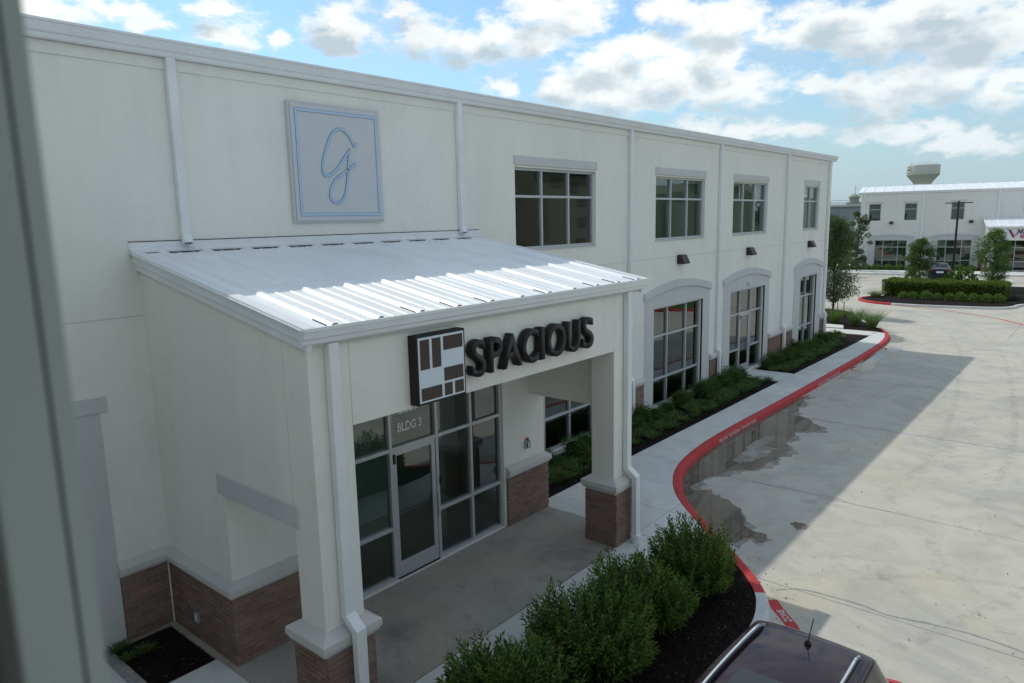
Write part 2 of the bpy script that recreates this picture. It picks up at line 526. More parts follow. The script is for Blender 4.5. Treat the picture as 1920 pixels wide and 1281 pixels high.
def obj(name, me, parent=None, bevel=0, loc=None, rot=None, **props):
    o = bpy.data.objects.new(name, me)
    COL.objects.link(o)
    if parent is not None:
        o.parent = parent
    if loc is not None:
        o.location = loc
    if rot is not None:
        o.rotation_euler = rot
    if bevel:
        b = o.modifiers.new('bevel', 'BEVEL')
        b.width = bevel; b.segments = 2; b.limit_method = 'ANGLE'; b.angle_limit = R(40)
    for k, v in props.items():
        o[k] = v
    return o


def thing(name, label, cat, loc=(0, 0, 0), rz=0.0, group=None):
    o = bpy.data.objects.new(name, None)
    COL.objects.link(o)
    o.empty_display_size = .3
    o.location = loc
    o.rotation_euler = (0, 0, rz)
    o['label'] = label; o['category'] = cat
    if group:
        o['group'] = group
    return o


def copy_tree(o, parent=None):
    c = o.copy(); COL.objects.link(c)
    if parent is not None:
        c.parent = parent
    for ch in list(o.children):
        copy_tree(ch, c)
    return c


def cr(pts, sub=6, closed=False):
    """Catmull-Rom through points"""
    P = [Vector(p) for p in pts]
    n = len(P)
    o = []
    for i in range(n if closed else n - 1):
        p0 = P[(i - 1) % n] if (closed or i > 0) else P[0] * 2 - P[1]
        p1 = P[i]; p2 = P[(i + 1) % n]
        p3 = P[(i + 2) % n] if (closed or i < n - 2) else P[n - 1] * 2 - P[n - 2]
        for k in range(sub):
            t = k / sub
            o.append(.5 * ((2 * p1) + (-p0 + p2) * t + (2 * p0 - 5 * p1 + 4 * p2 - p3) * t * t + (-p0 + 3 * p1 - 3 * p2 + p3) * t ** 3))
    if not closed:
        o.append(P[-1])
    return o


def text_mesh(body, mat, depth=.0, bold=0.0, name='lettering', res=4):
    """text as a mesh, lying in x/z (front towards -y), scaled so that it spans 0..1 in x and z"""
    c = bpy.data.curves.new(name, 'FONT')
    c.body = body; c.size = 1.0; c.resolution_u = res
    c.offset = bold
    o = bpy.data.objects.new(name, c)
    COL.objects.link(o)
    me = bpy.data.meshes.new_from_object(o.evaluated_get(bpy.context.evaluated_depsgraph_get()))
    bpy.data.objects.remove(o); bpy.data.curves.remove(c)
    n = len(me.vertices)
    a = np.empty(n * 3); me.vertices.foreach_get('co', a); a = a.reshape(-1, 3)
    mn, mx = a.min(0), a.max(0)
    a[:, 0] = (a[:, 0] - mn[0]) / (mx[0] - mn[0]); a[:, 1] = (a[:, 1] - mn[1]) / (mx[1] - mn[1])
    b = np.stack([a[:, 0], np.zeros(n), a[:, 1]], 1)
    me.vertices.foreach_set('co', b.ravel())
    me.materials.clear(); me.materials.append(M[mat])
    if depth:
        bm = bmesh.new(); bm.from_mesh(me)
        bmesh.ops.remove_doubles(bm, verts=bm.verts, dist=1e-5)
        bmesh.ops.dissolve_limit(bm, angle_limit=.01, verts=bm.verts, edges=bm.edges)
        ext = bmesh.ops.extrude_face_region(bm, geom=list(bm.faces))
        vs = [g for g in ext['geom'] if isinstance(g, bmesh.types.BMVert)]
        bmesh.ops.translate(bm, verts=vs, vec=(0, depth, 0))
        bmesh.ops.recalc_face_normals(bm, faces=bm.faces)
        bm.to_mesh(me); bm.free()
    return me


def leaf_mesh(name, P, D, L, Wd, mat, fold=.25):
    """one small folded blade per row of P, growing along D"""
    n = len(P)
    D = D / np.maximum(1e-6, np.linalg.norm(D, axis=1, keepdims=True))
    rnd = RNG.normal(size=(n, 3))
    sd = np.cross(D, rnd); sd /= np.maximum(1e-6, np.linalg.norm(sd, axis=1, keepdims=True))
    nm = np.cross(sd, D)
    L = np.broadcast_to(np.asarray(L, float), (n,))[:, None]; Wd = np.broadcast_to(np.asarray(Wd, float), (n,))[:, None]
    mid = P + D * L * .45
    co = np.stack([P, mid + sd * Wd / 2 + nm * Wd * fold, P + D * L - nm * L * .08, mid - sd * Wd / 2 + nm * Wd * fold], 1).reshape(-1, 3)
    me = bpy.data.meshes.new(name)
    me.vertices.add(4 * n); me.vertices.foreach_set('co', co.ravel())
    me.loops.add(4 * n); me.loops.foreach_set('vertex_index', np.arange(4 * n, dtype=np.int32))
    me.polygons.add(n); me.polygons.foreach_set('loop_start', np.arange(0, 4 * n, 4, dtype=np.int32))
    me.update(calc_edges=True); me.validate()
    me.materials.append(M[mat])
    return me


def blade_mesh(name, P, D, L, Wd, mat, droop=.5, seg=4):
    """arching strap leaves"""
    n = len(P)
    D = D / np.linalg.norm(D, axis=1, keepdims=True)
    sd = np.cross(D, np.array([0, 0, 1.0])) + RNG.normal(scale=.25, size=(n, 3)); sd /= np.linalg.norm(sd, axis=1, keepdims=True)
    L = np.broadcast_to(np.asarray(L, float), (n,)); Wd = np.broadcast_to(np.asarray(Wd, float), (n,))
    hor = D * np.array([1, 1, 0]); 
    rows = []
    for k in range(seg + 1):
        t = k / seg
        c = P + D * (L * t)[:, None] + (hor * (L * t * t * droop)[:, None]) - np.array([0, 0, 1.0]) * (L * droop * .75 * t ** 2.2)[:, None]
        wd = (Wd * (1 - t ** 2 * .92) * .5)[:, None]
        rows.append(np.stack([c - sd * wd, c + sd * wd], 1))
    co = np.stack(rows, 1).reshape(-1, 3)                    # n, seg+1, 2
    base = (np.arange(n) * (seg + 1) * 2)[:, None]
    q = np.concatenate([base + np.array([[2 * k, 2 * k + 1, 2 * k + 3, 2 * k + 2]]) for k in range(seg)], 1).reshape(-1)
    me = bpy.data.meshes.new(name)
    me.vertices.add(len(co)); me.vertices.foreach_set('co', co.ravel())
    me.loops.add(len(q)); me.loops.foreach_set('vertex_index', q.astype(np.int32))
    me.polygons.add(len(q) // 4); me.polygons.foreach_set('loop_start', np.arange(0, len(q), 4, dtype=np.int32))
    me.update(calc_edges=True); me.validate()
    me.materials.append(M[mat])
    return me


def sphere_dirs(n):
    d = RNG.normal(size=(n, 3)); return d / np.linalg.norm(d, axis=1, keepdims=True)


# ------------------------------------------------------------------ text cut once, early
TXT = {
    'FIRE': text_mesh('FIRE LANE   NO PARKING   TOW AWAY ZONE', 'faded_white', 0, .012, res=2),
    'ZONE': text_mesh('ZONE', 'faded_white', 0, .02, res=2),
    'BLDG': text_mesh('BLDG 3', 'white_vinyl', 0, .035),
    'NUM': text_mesh('2889', 'white_vinyl', 0, .035),
    'VALH': text_mesh('VALHALLAN', 'navy', .08, .03, res=2),
    'ESPO': text_mesh('ESPORTS', 'pink', .08, .03, res=2),
}
for ch in 'SPACIOU':
    TXT[ch] = text_mesh(ch, 'letter_face', .11, .016, res=8)
    TXT[ch].materials.append(M['letter_return'])
    TXT[ch].polygons.foreach_set('material_index', [0 if p.normal.y < -.9 else 1 for p in TXT[ch].polygons])


# ------------------------------------------------------------------ ground, driveway, kerbs, walks
def interp_path(pts, y):
    for a, b in zip(pts, pts[1:]):
        if min(a[1], b[1]) <= y <= max(a[1], b[1]):
            t = (y - a[1]) / (b[1] - a[1] + 1e-9)
            return a[0] + (b[0] - a[0]) * t
    return pts[-1][0]


def clip(poly, axis, val, keep_less):
    o = []
    n = len(poly)
    ins = (lambda p: p[axis] <= val) if keep_less else (lambda p: p[axis] >= val)
    for i in range(n):
        a, b = poly[i], poly[(i + 1) % n]
        ia, ib = ins(a), ins(b)
        if ia:
            o.append(a)
        if ia != ib:
            t = (val - a[axis]) / (b[axis] - a[axis])
            o.append((a[0] + (b[0] - a[0]) * t, a[1] + (b[1] - a[1]) * t))
    return o


def area(p):
    return .5 * sum(p[i - 1][0] * p[i][1] - p[i][0] * p[i - 1][1] for i in range(len(p)))


def inset(poly, d):
    if area(poly) < 0:
        poly = poly[::-1]
    q = [p for i, p in enumerate(poly) if (Vector(p) - Vector(poly[i - 1])).length > 1e-3]
    o = []
    n = len(q)
    for i in range(n):
        a, b, c = Vector(q[i - 1]), Vector(q[i]), Vector(q[(i + 1) % n])
        e1 = (b - a).normalized(); e2 = (c - b).normalized()
        n1 = Vector((-e1.y, e1.x)); n2 = Vector((-e2.y, e2.x))
        m = (n1 + n2)
        if m.length < 1e-4:
            m = n1
        m.normalize()
        k = min(3.0, 1 / max(.3, m.dot(n1)))
        p = b + m * d * k
        o.append((p.x, p.y))
    return o


ground = MB().add([(-2500, -2500, -.5), (2500, -2500, -.5), (2500, 2500, -.5), (-2500, 2500, -.5)], [(0, 1, 2, 3)]).build('ground', 'far_ground', kind='structure')

DZ = -.15
drive = MB().box(-24, 46, -24, 84, -.42, DZ - .03).build('driveway', 'joint_dark', kind='structure')
xs_far = [-24, -16.2, -10.5, -4.8, .92, 6.63, 12.3, 18, 24, 30, 38, 46]
xs_near = [-.3, 12.3, 18, 24, 30, 38, 46]
ys = [-24, -18, -12, -5.2, .8, 6.62, 10.75, 16.57, 22.65, 28.6, 34.55, 40.3, 46.0, 51.8, 57.6, 63.4, 69.2, 75, 84]
slab_cache = {}


def slab(x0, x1, y0, y1):
    g = .006
    k = (round(x1 - x0, 3), round(y1 - y0, 3))
    if k not in slab_cache:
        slab_cache[k] = MB().box(g, k[0] - g, g, k[1] - g, -.2, 0).mesh('slab', 'concrete_drive')
    o = obj('slab', slab_cache[k], drive, loc=(x0, y0, DZ))
    return o


for j in range(len(ys) - 1):
    xs = xs_far if ys[j] >= 34 else xs_near
    for i in range(len(xs) - 1):
        if ys[j] > 60 and xs[i] > 20:
            continue
        slab(xs[i], xs[i + 1], ys[j], ys[j + 1])
MB().box(20, 46, 60, 84, -.3, DZ).build('far_pavement', 'concrete_drive', drive)
MB().box(-24, -.31, -24, 34.5, -.3, DZ).build('pavement', 'concrete_drive', drive)

# kerb: centre of its top, from behind the far tree bed down to the parking stall
K_FAR = [(-5.2, 41.4), (-2.4, 41.0), (-1.2, 39.6), (-.3, 37.4), (.7, 35.7), (1.35, 34.6)]
K_RED = [(1.35, 34.6), (1.85, 33.5), (2.2, 32.3), (2.4, 31.0), (2.50, 29.5), (2.56, 27), (2.58, 23), (2.58, 19.5), (2.56, 16.5), (2.53, 14.5), (2.54, 13.0), (2.59, 12.0), (2.71, 11.0), (2.90, 10.2), (3.17, 9.55), (3.52, 8.95), (3.93, 8.45), (4.4, 7.98), (5.02, 7.38), (5.6, 6.85), (6.08, 6.38), (6.43, 5.93)]
K_GREY = [(6.43, 5.93), (6.62, 5.5), (6.73, 5.05), (6.79, 4.4), (6.82, 3.4), (6.82, -3.9)]
allk = cr([(x, y, 0) for x, y in K_FAR + K_RED[1:] + K_GREY[1:]], 5)
i1 = min(range(len(allk)), key=lambda i: (allk[i] - Vector((1.35, 34.6, 0))).length)
i2 = min(range(len(allk)), key=lambda i: (allk[i] - Vector((6.43, 5.93, 0))).length)
# travelling towards -Y the roadway lies on the left: negative side
KPROF = [(.085, -.3), (.085, 0), (-.05, .0), (-.075, -.012), (-.090, -.04), (-.125, -.149), (-.125, -.3)]
MB().sweep(KPROF, allk[:i1 + 1]).build('curb', 'concrete_curb', smooth=40, kind='structure')
red_curb = MB().sweep(KPROF, allk[i1:i2 + 1]).build('red_curb', 'red_paint', smooth=40, kind='structure')
MB().sweep(KPROF, allk[i2:]).build('curb', 'concrete_curb', smooth=40, kind='structure')
kxy = [(p.x, p.y) for p in allk]


def offset_path(pts, d):
    o = []
    for i, p in enumerate(pts):
        a = Vector(pts[max(0, i - 1)]); b = Vector(pts[min(len(pts) - 1, i + 1)])
        e = (b - a).normalized()
        o.append((p[0] - e.y * d, p[1] + e.x * d))
    return o


kin = offset_path(kxy, -.088)       # back (planting) edge of the kerb


def curb_lettering(me, y0, y1, h):
    """letters painted on the sloping street face of the red kerb"""
    n = len(me.vertices)
    m2 = me.copy(); m2.name = 'curb_lettering'
    bm = bmesh.new(); bm.from_mesh(m2)
    bmesh.ops.subdivide_edges(bm, edges=[e for e in bm.edges if e.calc_length() > .03], cuts=1)
    for v in bm.verts:
        y = y0 + v.co.x * (y1 - y0)
        z = -.132 + v.co.z * h
        tt = (-.04 - z) / .109
        x = interp_path([p for p in kxy], y) + .090 + .035 * tt + .005
        v.co = (x, y, z)
    bm.to_mesh(m2); bm.free()
    return obj('lettering', m2, red_curb)


curb_lettering(TXT['FIRE'], 12.9, 15.35, .085)
curb_lettering(TXT['FIRE'], 20.8, 23.2, .085)

# sidewalk
walk_poly = [(1.56, 33.2)] + [p for p in kin if 6.95 < p[1] < 33.2] + [(5.15, 6.75), (4.98, 6.2), (4.98, -3.95), (3.865, -3.95), (3.865, 6.635), (1.56, 6.635)]
walk = MB().prism(inset(walk_poly, .01), -.3, -.035).build('sidewalk', 'joint_dark', kind='structure')
ybr = [-4, -2.3, -.82, .62, 2.08, 3.53, 5.06, 6.63, 7.88, 9.14, 10.65, 12.12, 13.62, 15.15, 16.66, 18.12, 19.6, 21.1, 22.6, 24.1, 25.6, 27.1, 28.6, 30.1, 31.65, 33.3]
for a, b in zip(ybr, ybr[1:]):
    pieces = [clip(clip(walk_poly, 1, a, False), 1, b, True)]
    if 6.6 < a < 10:
        pieces = [clip(pieces[0], 0, 3.86, True), clip(pieces[0], 0, 3.86, False)] if a < 8 else pieces
    for q in pieces:
        if len(q) > 2 and abs(area(q)) > .02:
            MB().prism(inset(q, .006), -.3, random.uniform(-.004, .0)).build('slab', 'concrete_walk', walk, bevel=.006)
# landing pads in front of the side doors, end walk, corner apron by the porch
pad = MB().prism([(.06, 20.22), (1.54, 20.22), (1.54, 21.62), (.06, 21.62)], -.3, .012).build('door_landing', 'concrete_walk', kind='structure', bevel=.012)
MB().prism([(-6, 32.15), (1.545, 31.95), (1.545, 33.2), (-6, 33.35)], -.3, .004).build('end_walk', 'concrete_walk', kind='structure', bevel=.01)
MB().prism([(-.02, 33.36), (-1.3, 33.36), (-1.3, 34.35), (-.3, 34.35)], -.2, .05).build('step_pad', 'concrete_walk', kind='structure', bevel=.012)
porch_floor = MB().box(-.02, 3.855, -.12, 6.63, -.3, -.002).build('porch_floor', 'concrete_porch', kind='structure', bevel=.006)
apron = MB().prism([(1.42, -.125), (3.86, -.125), (3.86, -3.95), (1.42, -3.95)], -.3, -.006).build('side_walk', 'concrete_walk', kind='structure', bevel=.006)
MB().prism([(-8, -1.1), (1.41, -1.1), (1.41, -3.95), (-8, -3.95)], -.3, -.006).build('side_walk', 'concrete_walk', kind='structure', bevel=.006)
MB().box(-.05, 1.41, -1.095, -.93, -.3, -.02).build('paver_strip', 'tar', kind='structure', bevel=.01)

# planting beds
def bed(name, poly, z):
    return MB().prism(poly, -.3, z).build(name, 'mulch', kind='structure')


bed('mulch_bed', [(-.02, 6.70), (1.545, 6.70), (1.545, 20.2), (-.02, 20.2)], -.03)
bed('mulch_bed', [(-.02, 21.64), (1.545, 21.64), (1.545, 31.9), (-.02, 32.1)], -.03)
bed('mulch_bed', [(-.02, -.93), (1.41, -.93), (1.41, -.12), (-.02, -.12)], -.05)
shrub_bed = [(4.99, -3.95), (4.99, 6.2), (5.16, 6.74)] + [p for p in kin if p[1] < 6.95]
bed('mulch_bed', shrub_bed, -.02)
tree_bed = [(-.3, 33.4), (1.75, 33.22)] + [p for p in kin if p[1] > 33.25][::-1] + [(-5.2, 33.4)]
bed('mulch_bed', tree_bed, -.02)


def in_poly(p, poly):
    c = False
    for i in range(len(poly)):
        a, b = poly[i - 1], poly[i]
        if (a[1] > p[1]) != (b[1] > p[1]) and p[0] < (b[0] - a[0]) * (p[1] - a[1]) / (b[1] - a[1]) + a[0]:
            c = not c
    return c


def chips(poly, z, n, size=.035):
    xs = [p[0] for p in poly]; yy = [p[1] for p in poly]
    P = []
    while len(P) < n:
        q = (random.uniform(min(xs), max(xs)), random.uniform(min(yy), max(yy)))
        if in_poly(q, poly):
            P.append((q[0], q[1], z + random.uniform(.0, .014)))
    P = np.array(P)
    D = RNG.normal(size=(n, 3)) * np.array([1, 1, .25])
    me = leaf_mesh('wood_chips', P, D, RNG.uniform(.6, 1.6, n) * size, RNG.uniform(.3, .6, n) * size, 'mulch_chip', .3)
    obj('wood_chips', me, kind='stuff')


chips(inset([p for p in shrub_bed if p[1] > -.1] + [(6.75, -.1), (4.99, -.1)], .06), -.016, 9000)
chips([(.05, 7), (1.52, 7), (1.52, 20.1), (.05, 20.1)], -.026, 5000)

chips([(.0, -.92), (1.4, -.92), (1.4, -.13), (.0, -.13)], -.046, 900)

# second planting island, hedge island and opposite lawn
I_FRONT = [(-2.2, 50.2), (-2.92, 49.2), (-3.05, 48.0), (-2.55, 47.0), (-1.7, 46.25), (-.62, 45.85)]
I_GREY = [(-.62, 45.85), (.9, 45.72), (2.5, 45.95), (4.2, 46.25), (5.15, 46.7), (5.6, 47.4), (5.72, 48.2), (5.95, 48.85), (6.6, 49.15), (9.5, 49.3), (10, 50), (10, 60), (9, 60.8), (-1, 60.8), (-2, 60), (-2.2, 52), (-2.2, 50.2)]
IPROF = [(-.08, -.3), (-.08, 0), (.06, .0), (.085, -.015), (.11, -.149), (.11, -.3)]
fr = cr([(x, y, -.01) for x, y in I_FRONT], 5)
MB().sweep(IPROF, fr).build('red_curb', 'red_paint', smooth=40, kind='structure')
gr = cr([(x, y, -.01) for x, y in I_GREY], 4)
MB().sweep(IPROF, gr).build('curb', 'concrete_curb', smooth=40, kind='structure')
bed('mulch_bed', inset([(p.x, p.y) for p in fr + gr[1:-1]], .05), -.035)
# opposite island whose lawn and red kerb show in the window panes
O_PTS = [(9.6, 36.6), (9.2, 37.6), (9.3, 39.5), (9.8, 42), (12, 45), (16, 46.2), (38, 46.2), (38, 36.0), (16, 36.0), (11.5, 36.0), (10.3, 36.1)]
op = [Vector((x, y, -.01)) for x, y in O_PTS][::-1]
MB().sweep([(s, z) for s, z in IPROF][::1], op, closed=True).build('red_curb', 'red_paint', kind='structure')
MB().prism(inset(O_PTS, .06), -.3, -.02).build('lawn', 'lawn', kind='structure')

# painted lines: fire lane stripes, stall lines, old paint
def ribbon(pts, wdt, z):
    P = [(p[0], p[1]) for p in pts]
    a = offset_path(P, wdt / 2); b = offset_path(P, -wdt / 2)
    m = MB()
    n = len(P)
    m.add([(x, y, z) for x, y in a] + [(x, y, z) for x, y in b], [(i, i + 1, n + i + 1, n + i) for i in range(n - 1)])
    return m


st = [(6.555, 6.08), (6.72, 5.88), (6.98, 5.62), (7.2, 5.35), (7.32, 5.0), (7.36, 4.4), (7.36, 3.2)]
stripe = ribbon(st, .17, DZ + .004).build('fire_lane_stripe', 'red_paint', kind='structure')
zm = TXT['ZONE'].copy()
za = np.empty(len(zm.vertices) * 3); zm.vertices.foreach_get('co', za); za = za.reshape(-1, 3)
zr, zu = np.array([-.68, .73]), np.array([-.73, -.68])
zo = np.array([6.975, 5.625]) - zu * .055
zxy = zo + za[:, :1] * zr * .33 + za[:, 2:] * zu * .11
zm.vertices.foreach_set('co', np.concatenate([zxy, np.full((len(zxy), 1), DZ + .008)], 1).ravel())
obj('lettering', zm, stripe)
st2 = [(p.x, p.y) for p in cr([(-.4, 45.62, 0), (.4, 45.5, 0), (1.9, 44.9, 0), (3.3, 44.0, 0), (4.6, 42.95, 0), (5.6, 41.95, 0), (6.75, 40.2, 0), (7.9, 38.3, 0), (9.3, 36.6, 0)], 5)]
ribbon(st2, .13, DZ + .004).build('fire_lane_stripe', 'red_paint', kind='structure')
FO = Vector((-9.586, 78.268)); FD = Vector((.97822, .20759)); FN = Vector((.20759, -.97822))


def fw(s, o):
    p = FO + FD * s + FN * o
    return (p.x, p.y)


for i in range(8):
    ribbon([fw(2.6 + 2.7 * i - .5, 9.0), fw(2.6 + 2.7 * i, 13.6)], .12, DZ + .004).build('stall_line', 'white_line', kind='structure')
ribbon([fw(-6, 15.6), fw(20, 15.6)], .13, DZ + .004).build('fire_lane_stripe', 'red_paint', kind='structure')
# strip of crack sealant, pale old stripe
tarp = [(6.5, 6.42), (6.75, 6.66), (7.2, 6.74), (7.69, 6.76), (8.05, 6.70), (8.6, 6.82), (9.3, 6.86), (10.6, 6.66), (11.6, 6.7)]
m = MB()
tp = cr([(x, y, 0) for x, y in tarp], 6)
for i in range(len(tp) - 1):
    pass
a = [(p.x, p.y + random.uniform(.004, .03)) for p in tp]; b = [(p.x, p.y - random.uniform(.004, .03)) for p in tp]
n = len(tp)
m.add([(x, y, DZ + .003) for x, y in a] + [(x, y, DZ + .003) for x, y in b], [(i, i + 1, n + i + 1, n + i) for i in range(n - 1)])
m.build('crack_sealant', 'tar', kind='structure')
for pts, wd in (([(3.7, 10.72), (4.6, 10.78), (5.5, 10.83), (6.15, 10.86), (6.4, 10.76), (7.2, 10.78)], .022), ([(3.78, 16.6), (5.2, 16.57), (7.5, 16.56), (10.5, 16.58)], .03), ([(2.95, 22.7), (4.4, 22.65), (6.5, 22.66)], .03)):
    q = [(p.x, p.y + random.uniform(-.012, .012)) for p in cr([(x, y, 0) for x, y in pts], 8)]
    ribbon(q, wd, DZ + .003).build('joint_filler', 'tar', kind='structure')


# puddles: wavy shallow sheets of water against the kerb
def fractal(poly, amp, it=3):
    p = [Vector((a, b)) for a, b in poly]
    for _ in range(it):
        q = []
        for i in range(len(p)):
            a, b = p[i], p[(i + 1) % len(p)]
            d = b - a
            q += [a, (a + b) / 2 + Vector((-d.y, d.x)) * random.uniform(-amp, amp)]
        p = q
    return p


def water(name, polys, z, mat='puddle'):
    pts, edges = [], []
    for q in polys:
        b = len(pts)
        pts += [Vector((p[0], p[1])) for p in q]
        edges += [(b + i, b + (i + 1) % len(q)) for i in range(len(q))]
    vo, _, fo, *_r2 = geometry.delaunay_2d_cdt(pts, edges, [], 0, 1e-5)
    mb = MB()
    keep = []
    rings = [[(p[0], p[1]) for p in q] for q in polys]
    for f in fo:
        c = sum((vo[i] for i in f), Vector((0, 0))) / len(f)
        if in_poly((c.x, c.y), rings[0]) and not any(in_poly((c.x, c.y), r) for r in rings[1:]):
            a = [vo[i] for i in f]
            if (a[1] - a[0]).cross(a[2] - a[0]) < 0:
                f = f[::-1]
            keep.append(tuple(f))
    mb.add([(v.x, v.y, z) for v in vo], keep)
    return mb.build(name, mat, fix=False, kind='structure')


face = [p for p in offset_path(kxy, .118) if 7.7 < p[1] < 19.6]
face_up = [p for p in face][::1]      # runs from Y 19.6 down to 7.7
A = [(2.83, 19.37), (2.97, 18.31), (3.09, 16.67), (3.7, 16.57), (4.27, 15.9), (4.3, 15.38), (3.85, 15.13), (3.94, 14.81), (3.97, 14.18), (4.15, 13.69), (4.25, 12.73), (4.2, 12.15), (4.13, 11.52), (3.86, 11.32), (3.73, 11.17), (3.6, 10.74), (3.45, 10.16), (3.42, 9.67), (3.58, 9.5), (3.7, 9.64), (3.88, 9.78), (4.03, 9.51), (4.38, 9.45), (4.8, 9.15), (5.03, 8.75), (5.23, 8.36), (5.63, 8.31), (5.72, 7.95), (5.62, 7.88), (5.48, 8.05), (5.35, 7.81), (5.2, 7.5)]
outer = fractal(A, .13, 4)
outer = [Vector((p.x, p.y)) for p in outer[:-15]]
lastface = [Vector(p) for p in face if p[1] < 19.4][::-1]
polyA = outer + [p for p in lastface if p.y > 7.75 and p.y < 19.3]
Bp = [(3.54, 14.45), (3.4, 14.27), (3.31, 13.49), (3.31, 13.07), (3.4, 12.35), (3.47, 11.79), (3.68, 11.76), (3.87, 12.09), (4.0, 12.61), (3.89, 13.16), (4.05, 13.28), (3.59, 13.41), (3.66, 13.88)]
water('puddle', [polyA, fractal(Bp, .13, 4)], DZ + .005)
grow = lambda poly, k: [((x - 4.0) * 1.0 + 4.0 + (k if x > 3.2 else 0), y) for x, y in poly]
dampA = [Vector((p.x + .14 + .09 * math.sin(p.y * 5.3) + .04 * math.sin(p.y * 17), p.y - .10 + .06 * math.sin(p.x * 11))) for p in outer]
water('damp_patch', [dampA + [p for p in lastface if 7.75 < p.y < 19.3]], DZ + .0025, 'damp_concrete')
water('puddle', [fractal([(5.79, 9.06), (5.84, 9.18), (5.98, 9.2), (6.14, 9.14), (6.12, 8.93), (5.99, 8.8)], .2, 3)], DZ + .005)
water('puddle', [fractal([(2.85, 22.22), (2.80, 24.25), (2.74, 25.92), (2.73, 27.56), (2.66, 29.8), (2.86, 29.45), (3.09, 28.09), (3.18, 26.49), (3.33, 25.55), (3.37, 24.6), (3.02, 23.89), (2.9, 23.1)], .14, 3)], DZ + .005)
water('puddle', [fractal([(2.62, 30.3), (2.9, 30.2), (3.35, 29.9), (3.38, 29.1), (3.05, 28.7), (2.75, 29.4)], .14, 3)], DZ + .005)
water('damp_patch', [fractal([(2.3, 32.2), (2.5, 31.2), (2.95, 31.3), (3.0, 32.3), (2.4, 33.4), (1.9, 34.0)], .14, 3)], DZ + .003, 'damp_concrete')


# tyre marks, dropped leaves and grit
t = mk('tyre_mark')
p = t.pos()
f = t.math('MULTIPLY', t.mr(t.noise(p, 5, 6, .7), .42, .62), .09)
out(t, t.n('ShaderNodeMixShader', {0: f, 1: t.n('ShaderNodeBsdfTransparent'), 2: t.n('ShaderNodeBsdfDiffuse', {0: (.07, .07, .075, 1)})}))
t = mk('pale_scuff')
p = t.pos()
f = t.math('MULTIPLY', t.mr(t.noise(p, 4, 6, .7), .40, .62), .20)
out(t, t.n('ShaderNodeMixShader', {0: f, 1: t.n('ShaderNodeBsdfTransparent'), 2: t.n('ShaderNodeBsdfDiffuse', {0: (.60, .57, .48, 1)})}))
for nm, mt, wd, pts in (('tyre_mark', 'tyre_mark', .20, [(8.2, 5.6), (8.9, 7.2), (9.8, 9.8), (10.2, 13.5), (9.9, 19), (9.0, 27)]), ('tyre_mark', 'tyre_mark', .20, [(9.7, 5.2), (10.4, 7.0), (11.2, 9.6), (11.6, 13.2), (11.3, 19), (10.4, 27)]),
                        ('tyre_mark', 'tyre_mark', .17, [(7.4, 7.6), (8.4, 8.4), (9.7, 8.9), (11.5, 9.2)]), ('tyre_mark', 'tyre_mark', .17, [(6.9, 12), (7.1, 15), (6.8, 20), (5.8, 28), (4.6, 34), (2.0, 42)]), ('tyre_mark', 'tyre_mark', .17, [(8.4, 12), (8.6, 15), (8.3, 20), (7.3, 28), (6.1, 34), (3.4, 42)]),
                        ('pale_scuff', 'pale_scuff', .24, [(8.05, 10.3), (8.1, 9.6), (8.3, 8.9), (8.55, 8.4)]), ('pale_scuff', 'pale_scuff', .35, [(6.5, 6.55), (6.9, 7.2), (7.2, 7.9)]), ('pale_scuff', 'pale_scuff', .18, [(9.4, 12.6), (9.9, 11.4), (10.1, 10.2)])):
    ribbon([(q.x, q.y) for q in cr([(x, y, 0) for x, y in pts], 8)], wd, DZ + .0016).build(nm, mt, kind='structure')
n = 420
xy = []
while len(xy) < n:
    if random.random() < .45:
        k = random.choice([q for q in offset_path(kxy, .13 + abs(random.gauss(0, .22))) if 4 < q[1] < 30])
        xy.append((k[0], k[1] + random.uniform(-.2, .2)))
    else:
        xy.append((random.uniform(4.2, 12), random.uniform(5, 30)))
P_ = np.array([(x, y, DZ + .008) for x, y in xy]); D_ = RNG.normal(size=(n, 3)) * np.array([1, 1, .12])
obj('leaf_litter', leaf_mesh('leaf_litter', P_, D_, RNG.uniform(.015, .055, n), RNG.uniform(.01, .022, n), 'dead_leaf', .3), kind='stuff')

